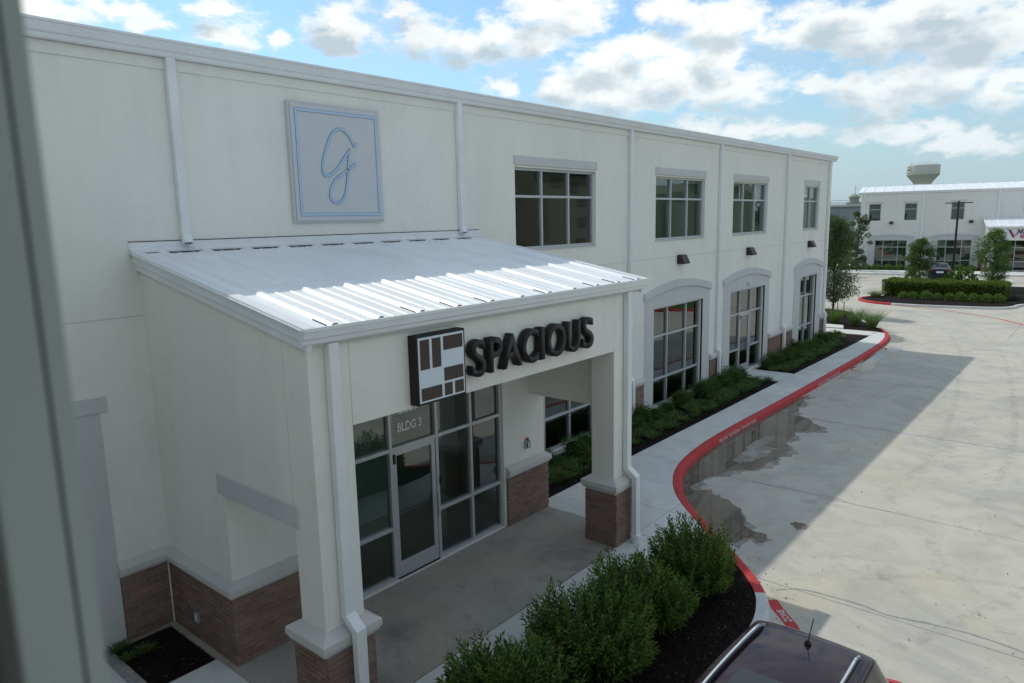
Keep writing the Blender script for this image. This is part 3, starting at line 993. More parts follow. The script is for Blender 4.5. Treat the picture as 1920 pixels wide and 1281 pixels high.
# ------------------------------------------------------------------ parts of the office buildings (x along the wall, -y outwards)
def holed_wall(s0, s1, z0, z1, holes, y0=0.0, y1=.2):
    m = MB()
    xs = sorted({s0, s1} | {h[0] for h in holes} | {h[1] for h in holes})
    zs = sorted({z0, z1} | {h[2] for h in holes} | {h[3] for h in holes})
    xs = [x for x in xs if s0 <= x <= s1]; zs = [z for z in zs if z0 <= z <= z1]
    def solid(i, j):
        if i < 0 or j < 0 or i >= len(xs) - 1 or j >= len(zs) - 1:
            return False
        cx, cz = (xs[i] + xs[i + 1]) / 2, (zs[j] + zs[j + 1]) / 2
        return not any(h[0] < cx < h[1] and h[2] < cz < h[3] for h in holes)
    for i in range(len(xs) - 1):
        for j in range(len(zs) - 1):
            if not solid(i, j):
                continue
            a, b, c, d = xs[i], xs[i + 1], zs[j], zs[j + 1]
            m.add([(a, y0, c), (b, y0, c), (b, y0, d), (a, y0, d)], [(0, 1, 2, 3)])
            m.add([(a, y1, c), (b, y1, c), (b, y1, d), (a, y1, d)], [(3, 2, 1, 0)])
            if not solid(i - 1, j): m.add([(a, y0, c), (a, y0, d), (a, y1, d), (a, y1, c)], [(0, 1, 2, 3)])
            if not solid(i + 1, j): m.add([(b, y0, c), (b, y1, c), (b, y1, d), (b, y0, d)], [(0, 1, 2, 3)])
            if not solid(i, j - 1): m.add([(a, y0, c), (a, y1, c), (b, y1, c), (b, y0, c)], [(0, 1, 2, 3)])
            if not solid(i, j + 1): m.add([(a, y0, d), (b, y0, d), (b, y1, d), (a, y1, d)], [(0, 1, 2, 3)])
    return m


def window_unit(parent, cols, rows, y, door=None, name='window', fw_=.055, dep=.11, bev=.004):
    """aluminium frame with mullions and panes; door = index of the column that holds a door"""
    x0, x1, z0, z1 = cols[0], cols[-1], rows[0], rows[-1]
    h = fw_ / 2
    m = MB()
    m.box(x0, x0 + fw_, y, y + dep, z0, z1); m.box(x1 - fw_, x1, y, y + dep, z0, z1)
    m.box(x0 + fw_, x1 - fw_, y + .001, y + dep - .001, z1 - fw_, z1)
    if door is None:
        m.box(x0 + fw_, x1 - fw_, y + .001, y + dep - .001, z0, z0 + fw_)
    else:
        for i in range(len(cols) - 1):
            if i != door:
                m.box(max(cols[i] + h, x0 + fw_), min(cols[i + 1] - h, x1 - fw_), y + .001, y + dep - .001, z0, z0 + fw_)
    win = m.build(name, 'aluminium', parent, bevel=bev)
    for c in cols[1:-1]:
        MB().box(c - h, c + h, y + .002, y + dep - .002, z0 + (0 if door is not None else fw_), z1 - fw_).build('mullion', 'aluminium', win, bevel=bev)
    dtop = rows[-2] if door is not None else None
    for r in rows[1:-1]:
        for i in range(len(cols) - 1):
            if i == door and r < dtop - .01:
                continue
            a = cols[i] + (fw_ if i == 0 else h); b = cols[i + 1] - (fw_ if i == len(cols) - 2 else h)
            MB().box(a, b, y + .004, y + dep - .004, r - h, r + h).build('mullion', 'aluminium', win, bevel=bev)
    for i in range(len(cols) - 1):
        a = cols[i] + (fw_ if i == 0 else h); b = cols[i + 1] - (fw_ if i == len(cols) - 2 else h)
        for j in range(len(rows) - 1):
            if i == door and j < len(rows) - 2:
                continue
            c = rows[j] + (fw_ if j == 0 else h); d = rows[j + 1] - (fw_ if j == len(rows) - 2 else h)
            MB().add([(a - .006, y + .062, c - .006), (b + .006, y + .062, c - .006), (b + .006, y + .062, d + .006), (a - .006, y + .062, d + .006)], [(0, 1, 2, 3)]).build('pane', 'glass', win, fix=False)
    if door is not None:
        a, b = cols[door] + h + .004, cols[door + 1] - h - .004
        t0, t1 = z0 + .012, dtop - h - .004
        m = MB()
        st_ = .085
        m.box(a, a + st_, y + .02, y + .068, t0, t1); m.box(b - st_, b, y + .02, y + .068, t0, t1)
        m.box(a + st_, b - st_, y + .021, y + .067, t0, t0 + .25); m.box(a + st_, b - st_, y + .021, y + .067, t1 - .085, t1)
        dr = m.build('entrance_door', 'aluminium', parent, bevel=.004)
        MB().add([(a + st_ - .005, y + .045, t0 + .245), (b - st_ + .005, y + .045, t0 + .245), (b - st_ + .005, y + .045, t1 - .08), (a + st_ - .005, y + .045, t1 - .08)], [(0, 1, 2, 3)]).build('pane', 'glass', dr, fix=False)
        MB().tube([(b - .04, y + .02, 1.22), (b - .04, y - .045, 1.22), (b - .04, y - .05, 1.05), (b - .04, y - .045, .82), (b - .04, y + .02, .82)], .013, 8).build('handle', 'chrome', dr, smooth=50)
        MB().box(a + st_, b - st_, y + .075, y + .10, 1.05, 1.085).build('push_bar', 'aluminium', dr)
        MB().box(a + .01, a + .05, y - .005, y + .02, t1 - .2, t1 - .05).build('hinge', 'dark_gasket', dr)
        MB().box(a, b, y - .01, y + .08, z0 - .004, z0 + .009).build('threshold', 'dark_gasket', dr)
    return win


def arc(s0, s1, z_end, z_mid, n=18):
    """flat circular arc through its two ends and its crown"""
    c = (s0 + s1) / 2; hw = (s1 - s0) / 2; rise = z_mid - z_end
    r = (hw * hw + rise * rise) / (2 * rise)
    return [(s0 + (s1 - s0) * i / n, z_mid - r + math.sqrt(max(0, r * r - (s0 + (s1 - s0) * i / n - c) ** 2))) for i in range(n + 1)]


def arched_surround(parent, s0, s1, w0, w1, wtop, zb=.0, z_in=3.33, z_crown=3.585, bar=.215):
    m = MB()
    ar = arc(s0, s1, z_in, z_crown)
    m.prism([(s0, zb), (w0, zb), (w0, wtop), (s0, wtop)], -.012, .05, 'y')
    m.prism([(w1, zb), (s1, zb), (s1, wtop), (w1, wtop)], -.012, .05, 'y')
    m.prism([(s0, wtop), (s1, wtop)] + ar[::-1], -.012, .05, 'y')
    m.build('window_surround', 'stucco_grey', parent)
    lo = arc(s0 - .045, s1 + .045, z_in - .01, z_crown)
    hi = [(x, z + bar + .012 * math.sin(math.pi * i / (len(lo) - 1))) for i, (x, z) in enumerate(lo)]
    hi[0] = (hi[0][0] - .02, hi[0][1]); hi[-1] = (hi[-1][0] + .02, hi[-1][1])
    MB().prism(lo + hi[::-1], -.062, .02, 'y').build('arch_hood', 'stucco_grey', parent, bevel=.008)
    # window head relief line
    MB().box(w0 - .06, w1 + .02, -.016, .04, wtop + .03, wtop + .036).build('relief_line', 'stucco_grey', parent)


def rect_pipe(path, w_, d_):
    """square downspout; path points are (s, outward, z) of its back centre line"""
    P = [(s, -o - d_ / 2, z) for s, o, z in path]
    return MB().sweep([(-w_ / 2, -d_ / 2), (w_ / 2, -d_ / 2), (w_ / 2, d_ / 2), (-w_ / 2, d_ / 2)], P, up=(0, -1, 0))


GUTTER = [(0, -.22), (.085, -.22), (.10, -.20), (.105, -.155), (.125, -.14), (.14, -.10), (.15, -.05), (.15, -.035), (.168, -.03), (.168, 0), (.155, .004), (0, .004)]

OB = thing('office_building', 'long cream two-storey office with arched windows and a shed-roofed entrance porch', 'office building', (0, 0, 0), math.pi / 2)
UP = [(8.0, 11.15, [9.05, 10.1]), (14.2, 17.35, [15.25, 16.3]), (19.52, 22.62, [20.55, 21.6]), (26.62, 28.6, [27.62])]
LOW = [(8.0, 11.15, [9.05, 10.1]), (14.15, 17.35, [15.17, 16.39]), (19.52, 22.65, [20.6, 21.57]), (26.62, 28.7, [27.64])]
HOOD = [(7.45, 11.75), (13.62, 17.85), (18.92, 23.08), (25.83, 29.35)]
WT, WB, VT, VB = 6.82, 5.03, 3.07, .07
holes = [(a, b, WB, WT) for a, b, _ in UP] + [(a, b, .012 if i == 2 else VB, VT) for i, (a, b, _) in enumerate(LOW)]
holed_wall(-14, 30.17, -.3, 7.98, holes).build('front_wall', 'stucco', OB)
holed_wall(-14, 30.17, 7.80, 7.945, [], -.016, -.002).build('frieze_band', 'stucco', OB)
MB().box(29.97, 30.168, .201, 16, -.3, 8.05).build('end_wall', 'stucco', OB)
MB().box(-13.998, -13.8, .201, 16, -.3, 8.05).build('end_wall', 'stucco', OB)
MB().box(-14, 30.17, 16.0, 16.2, -.3, 8.05).build('rear_wall', 'stucco', OB)
MB().prism([(-.02, 8.11), (-.02, 8.15), (8, 8.99), (16.4, 8.14), (16.4, 8.1), (8, 8.95)], -14.2, 30.45, 'x').build('roof', 'roof_metal', OB)
for a, b in [(-14.2, -7.6), (-7.597, .9), (.903, 3.1), (3.103, 10.6), (10.603, 18.9), (18.903, 25.0), (25.003, 30.46)]:
    MB().sweep(GUTTER, [(a, 0, 8.17), (b, 0, 8.17)]).build('gutter', 'white_metal', OB, smooth=30)
for x in (.9, 3.1, 10.6, 18.9, 25.0):
    MB().sweep([(s * 1.015 + .0, t * 1.01) for s, t in GUTTER], [(x - .02, 0, 8.171), (x + .02, 0, 8.171)]).build('gutter_joint', 'white_metal', OB)
for s, zb, kick in ((.66, 5.46, 0), (6.27, 5.46, 0), (12.76, -.06, 1), (18.4, -.06, 1), (24.52, -.06, 1), (29.72, -.06, 1)):
    if kick:
        pth = [(s, .005, 7.95), (s, .005, 1.30), (s, .105, 1.20), (s, .105, zb)]
    else:
        pth = [(s, .005, 7.95), (s, .005, zb + .1), (s, .05, zb)]
    d = rect_pipe(pth, .125, .095).build('downspout', 'white_metal', OB, bevel=.006)
    if not kick:
        MB().box(s - .05, s + .05, -.14, -.06, zb - .006, zb - .002).build('outlet', 'dark_gasket', d)  # dark plate stands in for the shaded inside of the open pipe
    else:
        MB().box(s - .075, s + .075, -.215, -.09, -.06, .1).build('boot', 'white_metal', d, bevel=.01)
for z in (2.4, 4.9, 6.9):
    for s in (12.76, 18.4, 24.52, 29.72):
        MB().box(s - .085, s + .085, -.004, -.012, z, z + .03).build('strap', 'white_metal', OB)
for a, b in [(-14, -.001), (6.85, 12.69), (12.83, 18.33), (18.47, 24.45), (24.59, 29.65), (29.79, 30.17)]:
    MB().box(a, b, -.0035, .01, 4.502, 4.516).build('control_joint', 'stucco_grey', OB)
for (a, b, ms) in UP:
    window_unit(OB, [a] + ms + [b], [WB, 6.2, WT], .075)
    MB().box(a - .03, b + .03, -.035, .02, 6.865, 7.06).build('lintel', 'stucco_grey', OB, bevel=.008)
    MB().box(a, b, -.02, .06, WB - .03, WB - .002).build('sill', 'aluminium', OB)
for i, (a, b, ms) in enumerate(LOW):
    window_unit(OB, [a] + ms + [b], [.012 if i == 2 else VB, .9, 2.2, VT], .09, door=1 if i == 2 else None)
    h0, h1 = HOOD[i]
    arched_surround(OB, h0, h1, a, b, VT, .0)
    MB().box(h0 - .05, h1 + .05, -.075, .0, -.3, .012).build('foundation_ledge', 'concrete_curb', OB, bevel=.008)
# blank bay to the left of the porch
MB().box(-2.6, -.61, -.03, .02, 3.29, 3.5).build('lintel', 'stucco_grey', OB, bevel=.006)
MB().box(-2.5, -.705, -.010, .02, -.1, 3.288).build('window_surround', 'stucco_grey', OB)

# ---- brick bases with cast caps
BR = []           # every brick: (parent, x0,x1,y0,y1,z0,z1, normal, hidden)
COURSE, BH, BL, BG = .0682, .0582, .194, .0098


def brick_run(parent, axis, a, b, plane, sgn, z0=0.0, n=14, hidden=False, dep=.05):
    """running bond on a face; axis 'x': face towards -y at y=plane-dep; axis 'y': face towards sgn*x"""
    for c in range(n):
        z = z0 + .004 + c * COURSE
        x = a - (BL + BG) * (.5 if c % 2 else 0) + random.uniform(-.002, .002)
        while x < b - .02:
            p, q = max(a, x), min(b, x + BL)
            if q - p > .03:
                j = random.uniform(-.0022, .0022)
                if axis == 'x':
                    BR.append((parent, p, q, plane - dep + j, plane, z, z + BH, (0, -1, 0), hidden))
                else:
                    xx = sorted((plane, plane + sgn * (dep + j)))
                    BR.append((parent, xx[0], xx[1], p, q, z, z + BH, (sgn, 0, 0), hidden))
            x += BL + BG


CAPP = [(-.02, .955), (.075, .955), (.075, .985), (.11, 1.0), (.11, 1.085), (.0, 1.168), (-.02, 1.168)]


def wains(s0, s1, zoff=0.0, returns=True):
    base = MB().box(s0 + .003, s1 - .003, -.042, -.001, -.2, .953).build('brick_base', 'mortar', OB)
    brick_run(base, 'x', s0, s1, -.0012, 0)
    MB().sweep(CAPP, [(s0 - .02, 0, 0), (s1 + .02, 0, 0)]).build('brick_cap', 'cast_stone', OB, bevel=.008)


for a, b in ((6.70, 7.38), (11.82, 13.55), (17.92, 18.85), (23.15, 25.76), (29.42, 30.17)):
    wains(a, b)
# corner by the porch: wall, return and bay front share one cap
cb = MB()
cb.box(-.70, -.001, -.042, -.001, -.2, .953)
base_l = cb.build('brick_base', 'mortar', OB)
brick_run(base_l, 'x', -.70, -.053, -.0012, 0)
base_m = MB().box(-.042, -.001, -1.82, -.044, -.2, .953).build('brick_base', 'mortar', OB)
brick_run(base_m, 'y', -1.83, -.053, -.0012, -1)
base_f = MB().box(-.002, 1.18, -1.822, -1.781, -.2, .953).build('brick_base', 'mortar', OB)
brick_run(base_f, 'x', .001, 1.19, -1.7812, 0)
MB().sweep(CAPP, [(-.72, 0, 0), (0, 0, 0), (0, -1.78, 0), (1.2, -1.78, 0)]).build('brick_cap', 'cast_stone', OB, bevel=.008)
base_p = MB().box(5.44, 6.66, -1.822, -1.781, -.2, .953).build('brick_base', 'mortar', OB)
brick_run(base_p, 'x', 5.43, 6.67, -1.7812, 0)
MB().box(6.602, 6.642, -1.779, -.05, -.2, .953).build('brick_base', 'mortar', OB)
MB().sweep(CAPP, [(5.42, -1.78, 0), (6.6, -1.78, 0), (6.6, -.02, 0)]).build('brick_cap', 'cast_stone', OB, bevel=.008)
MB().tube([(-.062, -.062, 0), (-.062, -.062, .95)], .011, 8).build('conduit', 'white_metal', OB, smooth=50)

# ---- porch
zroof = lambda X: 5.345 - .188 * X
holed_wall(.002, 6.598, -.2, 3.7, [(1.2, 5.38, .012, VT)], -1.78, -1.6).build('bay_front', 'stucco', OB)
MB().prism([(0, -.2), (-1.772, -.2), (-1.772, 2.36), (-3.338, 2.36), (-3.338, zroof(3.338) - .02), (0, zroof(0) - .02)], 0, .4, 'x').build('porch_side_wall', 'stucco', OB)
MB().prism([(0, -.2), (-1.772, -.2), (-1.772, 2.42), (-3.338, 2.42), (-3.338, zroof(3.338) - .02), (0, zroof(0) - .02)], 6.15, 6.599, 'x').build('porch_side_wall', 'stucco', OB)
MB().box(.42, 6.14, -3.36, -1.79, 3.60, 3.64).build('porch_ceiling', 'stucco', OB)
MB().box(.535, 5.948, -3.798, -3.4, 3.47, zroof(3.8) - .02).build('porch_beam', 'stucco', OB, bevel=.006)
MB().box(-.022, .1, -3.43, -1.64, 2.335, 2.60).build('lintel', 'stucco_grey', OB, bevel=.008)


def sq_rings(cx, cy, rings):
    m = MB()
    vs = []
    for hx, hy, z in rings:
        vs += [(cx - hx, cy - hy, z), (cx + hx, cy - hy, z), (cx + hx, cy + hy, z), (cx - hx, cy + hy, z)]
    fs = [(3, 2, 1, 0)]
    for i in range(len(rings) - 1):
        for k in range(4):
            k2 = (k + 1) % 4
            fs.append((i * 4 + k, i * 4 + k2, i * 4 + 4 + k2, i * 4 + 4 + k))
    n = (len(rings) - 1) * 4
    fs.append((n, n + 1, n + 2, n + 3))
    return m.add(vs, fs)


for s0, s1 in ((0.0, .53), (5.95, 6.48)):
    cx, cy = (s0 + s1) / 2, -3.57
    hx, hy = (s1 - s0) / 2, .23
    MB().box(s0, s1, -3.80, -3.34, 1.19, zroof(3.8) - .02).build('porch_pillar', 'stucco', OB, bevel=.008)
    sq_rings(cx, cy, [(hx + .075, hy + .075, .955), (hx + .075, hy + .075, .985), (hx + .12, hy + .12, 1.0), (hx + .12, hy + .12, 1.03), (hx + .145, hy + .145, 1.045), (hx + .145, hy + .145, 1.135), (hx + .02, hy + .02, 1.212)]).build('pillar_cap', 'cast_stone', OB, bevel=.008)
    bx, by = hx + .065, hy + .095
    base = MB().box(cx - bx + .008, cx + bx - .008, cy - by + .008, cy + by - .008, -.2, .953).build('pillar_base', 'mortar', OB)
    brick_run(base, 'x', cx - bx, cx + bx, cy - by + .05, 0)
    brick_run(base, 'y', cy - by + .052, cy + by, cx - bx + .05, -1)
    brick_run(base, 'y', cy - by + .052, cy + by, cx + bx - .05, 1, hidden=True)

# storefront in the bay
sf_cols, sf_rows = [1.2, 1.98, 2.75, 3.74, 4.565, 5.38], [.012, .89, 2.18, VT]
window_unit(OB, sf_cols, sf_rows, -1.745, door=2, name='storefront', fw_=.06)
txt = obj('address_lettering', TXT['BLDG'], OB, loc=(2.95, -1.69, 2.415)); txt.scale = (.51, 1, .155)
txt = obj('address_lettering', TXT['NUM'], OB, loc=(2.985, -1.69, 2.70)); txt.scale = (.42, 1, .155)
MB().box(3.76, 3.83, -1.775, -1.745, 1.33, 1.47).build('door_lock', 'dark_gasket', OB, bevel=.005)

# porch downspouts
for s in (.27, 6.30):
    d = rect_pipe([(s, 3.805, 4.45), (s, 3.805, 1.34), (s, 3.985, 1.20), (s, 3.985, .0)], .125, .10).build('downspout', 'white_metal', OB, bevel=.006)
    MB().lathe([(.085, 0), (.085, .1), (.095, .1), (.095, .15)], 20, (s, -4.035, 0)).build('boot', 'white_metal', d, smooth=40)

# porch roof: ribbed sheets, rakes, gutter, flashings
slope = math.atan(.188)
RL = 3.86 / math.cos(slope)
ribs = [.30 + .6245 * k for k in range(11)]


def sheet(width, lead, tail):
    up = []
    def rib(x, hb, ht, h):
        up.extend([(x - hb, 0), (x - ht, h), (x + ht, h), (x + hb, 0)])
    up.append((-lead - .0255, 0))
    rib(0, .070, .024, .028)
    for q in (.21, .415):
        if q < width - .06:
            rib(q, .026, .012, .006)
    up.append((width - .0760, 0))
    return up + [(x, z - .012) for x, z in ((width - .0760, 0), (-lead - .0255, 0))]


sh = MB().prism(sheet(.6245, .05, 0), -RL, 0, 'y').mesh('roof_panel', 'roof_metal')
sh_last = MB().prism(sheet(.24, .05, 0), -RL, 0, 'y').mesh('roof_panel', 'roof_metal')
sh_first = MB().prism([(-.42, 0), (-.0760, 0), (-.0760, -.012), (-.42, -.012)], -RL, 0, 'y').mesh('roof_panel', 'roof_metal')
z0r = 5.357
plug = MB().prism([(-.066, -.002), (-.022, .026), (.022, .026), (.066, -.002)], -.012, 0, 'y').mesh('rib_plug', 'dark_gasket')
for k, s in enumerate(ribs):
    p = obj('roof_panel', sh_last if k == len(ribs) - 1 else sh, OB, loc=(s, -.04, z0r), rot=(slope, 0, 0))
    obj('rib_plug', plug, p, loc=(0, -RL + .002, 0))
    if k % 2 == 0 or k in (3, 9):
        MB().box(-.088, -.080, -RL + .02, -RL + .22 + .1 * random.random(), .003, .012).build('edge_seal', 'dark_gasket', p)
obj('roof_panel', sh_first, OB, loc=(ribs[0], -.04, z0r), rot=(slope, 0, 0))
scr = MB()
for k in range(11):
    for q in (.09, .16, .27, .34, .48, .55):
        x = ribs[0] + .6245 * k + q
        if x > 6.7:
            continue
        for yy in (3.72, 2.2, .75):
            z = z0r - .188 * (yy - .04)
            scr.add([(x - .006, -yy - .006, z + .006), (x + .006, -yy - .006, z + .006), (x + .006, -yy + .006, z + .0085), (x - .006, -yy + .006, z + .0085)], [(0, 1, 2, 3)])
scr.build('screw', 'galvanised', OB, kind='stuff')
RAKE = [(-.06, -.235), (.0, -.235), (.012, -.225), (.012, -.15), (.034, -.135), (.034, -.035), (.05, -.025), (.05, .012), (.04, .02), (-.09, .02), (-.09, .004), (-.06, .004)]
lo, hi = (-3.93, 5.357 - .188 * 3.93), (-.03, 5.357 - .188 * .03)
MB().sweep(RAKE, [(-.05, hi[0], hi[1] + .012), (-.05, lo[0], lo[1] + .012)]).build('rake_trim', 'white_metal', OB)
MB().sweep(RAKE, [(6.75, lo[0], lo[1] + .012), (6.75, hi[0], hi[1] + .012)]).build('rake_trim', 'white_metal', OB)
PG = [(0, -.185), (.05, -.185), (.065, -.165), (.07, -.125), (.095, -.11), (.105, -.06), (.105, -.04), (.122, -.035), (.122, 0), (.105, .004), (.105, -.02), (0, -.02)]
for a, b in ((-.11, 3.2), (3.203, 6.82)):
    MB().sweep(PG, [(a, -3.845, 4.645), (b, -3.845, 4.645)]).build('gutter', 'white_metal', OB)
MB().box(-.05, 6.76, -3.845, -3.80, 4.42, 4.63).build('fascia_board', 'stucco_grey', OB)
MB().prism([(-.001, 5.50), (-.001, 5.36), (-.085, 5.36), (-.09, 5.385), (-.012, 5.425), (-.012, 5.50)], -.11, 6.80, 'x').build('wall_flashing', 'white_metal', OB)
MB().box(-.11, 6.80, -.014, -.001, 5.501, 5.512).build('gap_line', 'dark_gasket', OB)  # thin dark strip stands in for the shaded gap above the flashing
for k in range(10):
    a = ribs[k] + .07
    MB().box(a, a + .42, -.135, -.128, z0r - .02, z0r - .004).build('rib_closure', 'dark_gasket', OB)

# rooms behind the panes
MB().box(-13.7, 29.9, .25, 15.9, 4.0, 4.12).build('upper_floor', 'interior_floor', OB)
MB().box(-13.7, 29.9, .25, 15.9, 7.55, 7.6).build('upper_ceiling', 'interior_paint', OB)
MB().box(-13.7, 29.9, .25, 15.9, 3.32, 3.36).build('lower_ceiling', 'interior_paint', OB)
MB().box(-13.7, 29.9, .21, 15.9, -.25, -.01).build('lower_floor', 'interior_floor', OB)
MB().box(.41, 6.14, -1.59, .209, -.25, -.012).build('lower_floor', 'interior_floor', OB)
MB().box(-13.7, 29.9, 5.5, 5.6, 0, 3.3).build('inner_wall', 'interior_paint', OB)
MB().box(-13.7, 29.9, 4.2, 4.3, 4.13, 7.5).build('inner_wall', 'interior_paint', OB)
for s in (-4, 6.9, 12.7, 18.4, 24.5):
    MB().box(s, s + .12, .22, 5.4, 0, 3.3).build('inner_wall', 'interior_paint', OB)
    MB().box(s, s + .12, .22, 4.1, 4.13, 7.5).build('inner_wall', 'interior_paint', OB)
MB().box(.45, 6.1, -1.55, .2, 3.3, 3.36).build('lower_ceiling', 'interior_paint', OB)
MB().box(4.3, 4.42, -1.2, 3.0, 0, 2.1).build('inner_wall', 'interior_paint', OB)

# blinds and a few things inside the upper windows
for a, b in ((14.25, 17.3), (19.57, 22.57), (26.67, 28.55)):
    MB().box(a, b, .32, .325, 5.0, 6.8).build('roller_blind', 'interior_paint', OB)
for s, d, h, w2, mt, lab in ((9.45, .45, .30, .34, 'sign_white', 'white storage box just inside the upper window over the porch'), (10.2, .5, .22, .42, 'pale_blue', 'blue storage box just inside the upper window over the porch')):
    bx_ = thing('storage_box', lab, 'box', (-d, s, 4.78), math.pi / 2)
    MB().box(-w2 / 2, w2 / 2, -.15, .15, 0, h).build('body', mt, bx_, bevel=.01)
    MB().box(-w2 / 2 - .012, w2 / 2 + .012, -.162, .162, h, h + .05).build('lid', 'white_metal', bx_, bevel=.01)
tb = thing('work_table', 'pale work table under the boxes inside the upper window over the porch', 'table', (-.7, 9.8, 4.125), math.pi / 2)
MB().box(-.9, .9, -.4, .4, .60, .65).build('table_top', 'white_metal', tb)
for sx in (-.85, .85):
    for sy in (-.35, .35):
        MB().box(sx - .03, sx + .03, sy - .03, sy + .03, 0, .599).build('leg', 'galvanised', tb)

# ---- bricks: the 300 that show largest are parts, the rest one mass
rotB = Matrix.Rotation(math.pi / 2, 4, 'Z')


def shows(b):
    c = rotB @ Vector(((b[1] + b[2]) / 2, (b[3] + b[4]) / 2, (b[5] + b[6]) / 2))
    nrm = rotB.to_3x3() @ Vector(b[7])
    v = CAM - c
    d = -(v)
    zf = d.dot(_f)
    if zf <= 0 or b[8]:
        return 0
    u_, v_ = d.dot(_r) / zf * 1344.6, d.dot(_u) / zf * 1344.6
    if abs(u_) > 955 or abs(v_) > 640:
        return 0
    ln = (b[2] - b[1]) if b[7][1] else (b[4] - b[3])
    return max(0, nrm.dot(v.normalized())) * ln / v.length_squared


BR.sort(key=shows, reverse=True)
bcache = {}
for b in BR[:300]:
    dx, dy, dz = b[2] - b[1], b[4] - b[3], b[6] - b[5]
    k = (round(dx, 2), round(dy, 2))
    if k not in bcache:
        bcache[k] = MB().box(-.5, .5, -.5, .5, -.5, .5).mesh('brick', 'brick')
    o = obj('brick', bcache[k], b[0], loc=((b[1] + b[2]) / 2, (b[3] + b[4]) / 2, (b[5] + b[6]) / 2))
    o.scale = (dx, dy, dz)
m = MB()
for b in BR[300:]:
    m.box(b[1], b[2], b[3], b[4], b[5], b[6])
m.build('brick_courses', 'brick_mass', OB, fix=False, kind='stuff')

# ------------------------------------------------------------------ signs and fittings on the office
H = math.pi / 2
sq = thing('logo_sign', 'square box sign with brown blocks on white, left of the word sign', 'sign', (3.802, 1.385, 3.52), H)
MB().box(0, .825, -.14, 0, 0, .845).build('cabinet', 'letter_return', sq, bevel=.006)
MB().box(.028, .797, -.146, -.1405, .028, .817).build('face', 'sign_white', sq)
for x0, x1, zz0, zz1 in ((.055, .205, .43, .79), (.25, .395, .43, .79), (.44, .775, .62, .79), (.44, .775, .235, .40), (.055, .395, .05, .205), (.44, .575, .05, .205), (.62, .775, .05, .205)):
    MB().box(x0, x1, -.1505, -.1465, zz0, zz1).build('block', 'sign_brown', sq)
MB().box(.015, .045, -.05, -.02, -.02, .0).build('drain_cover', 'galvanised', sq)
ws = thing('word_sign', 'row of black raised capital letters reading SPACIOUS on the porch beam', 'sign', (3.802, 2.345, 3.695), H)
for ch, a, b, zz0, zz1 in (('S', 2.345, 2.61, -.01, .48), ('P', 2.685, 2.945, 0, .47), ('A', 2.945, 3.355, 0, .47), ('C', 3.375, 3.735, -.01, .48), ('I', 3.765, 3.875, 0, .47), ('O', 3.945, 4.395, -.01, .48), ('U', 4.435, 4.775, -.01, .47), ('S', 4.835, 5.135, -.01, .48)):
    o = obj('letter', TXT[ch], ws, loc=(a - 2.345, -.135, zz0))
    o.scale = (b - a, 1, zz1 - zz0)
pq = thing('initial_plaque', 'square grey wall plaque with a blue border and blue script letter g', 'plaque', (.001, 2.43, 5.715), H)
sq_m = MB()
sq_m.prism([(0, 0), (1.83, 0), (1.83, 1.885), (0, 1.885)], -.075, 0, 'y')
sq_m.build('panel', 'plaque_grey', pq, bevel=.012)
MB().prism([(.03, .03), (1.80, .03), (1.80, 1.855), (.03, 1.855)], -.098, -.0755, 'y').build('face', 'plaque_grey', pq, bevel=.015)


def frame(x0, x1, zz0, zz1, wd, y0, y1, name, mat):
    m = MB()
    m.box(x0, x1, y0, y1, zz0, zz0 + wd); m.box(x0, x1, y0, y1, zz1 - wd, zz1)
    m.box(x0, x0 + wd, y0, y1, zz0 + wd, zz1 - wd); m.box(x1 - wd, x1, y0, y1, zz0 + wd, zz1 - wd)
    return m.build(name, mat, pq)


frame(.097, 1.733, .102, 1.783, .052, -.104, -.099, 'border_edge', 'deep_blue')
frame(.105, 1.725, .110, 1.775, .036, -.108, -.1045, 'border', 'pale_blue')
gp = [(3.66, 7.01), (3.61, 6.985), (3.53, 7.11), (3.36, 7.235), (3.17, 7.14), (3.04, 6.89), (2.955, 6.64), (2.985, 6.48), (3.12, 6.50), (3.28, 6.64), (3.47, 6.86), (3.495, 6.865), (3.465, 6.62), (3.42, 6.35), (3.34, 6.12), (3.20, 6.04), (3.085, 6.09), (3.085, 6.24), (3.19, 6.41), (3.38, 6.535), (3.63, 6.69)]
gpth = [(p.x, 0, p.y) for p in [Vector((q.x, q.y)) for q in cr([(a - 2.39, b - 5.72, 0) for a, b in gp], 7)]]
MB().sweep([(-.023, 0), (.023, 0), (.023, .012), (-.023, .012)], [(x, -.0985, z) for x, _, z in gpth], up=(0, -1, 0)).build('script_letter', 'deep_blue', pq)
MB().sweep([(-.012, 0), (.012, 0), (.012, .005), (-.012, .005)], [(x, -.1108, z) for x, _, z in gpth], up=(0, -1, 0)).build('letter_face', 'pale_blue', pq)

for s, lab in ((15.72, 'dark wedge wall light above the arched window nearest the porch'), (20.95, 'dark wedge wall light above the arched doorway'), (27.5, 'dark wedge wall light above the farthest arched window')):
    wl = thing('wall_lamp', lab, 'wall light', (.002, s, 4.28), H, 'wedge wall lights along the office')
    MB().prism([(0, 0), (-.235, 0), (-.255, .03), (-.13, .27), (0, .27)], -.185, .185, 'x').build('housing', 'bronze', wl, bevel=.008)
    MB().box(-.15, .15, -.2, -.04, -.006, -.001).build('lens', 'lamp_clear', wl)
el_ = thing('emergency_light', 'small white twin-head emergency light over the arched doorway', 'light', (-.0, 21.05, 3.27), H)
MB().box(-.13, .13, -.10, -.013, -.05, .05).build('housing', 'white_metal', el_, bevel=.015)
for sg in (-1, 1):
    MB().lathe([(.035, 0), (.055, .05), (.055, .07)], 14, (sg * .12, -.12, -.02)).build('lamp_head', 'lamp_clear', el_, smooth=40)
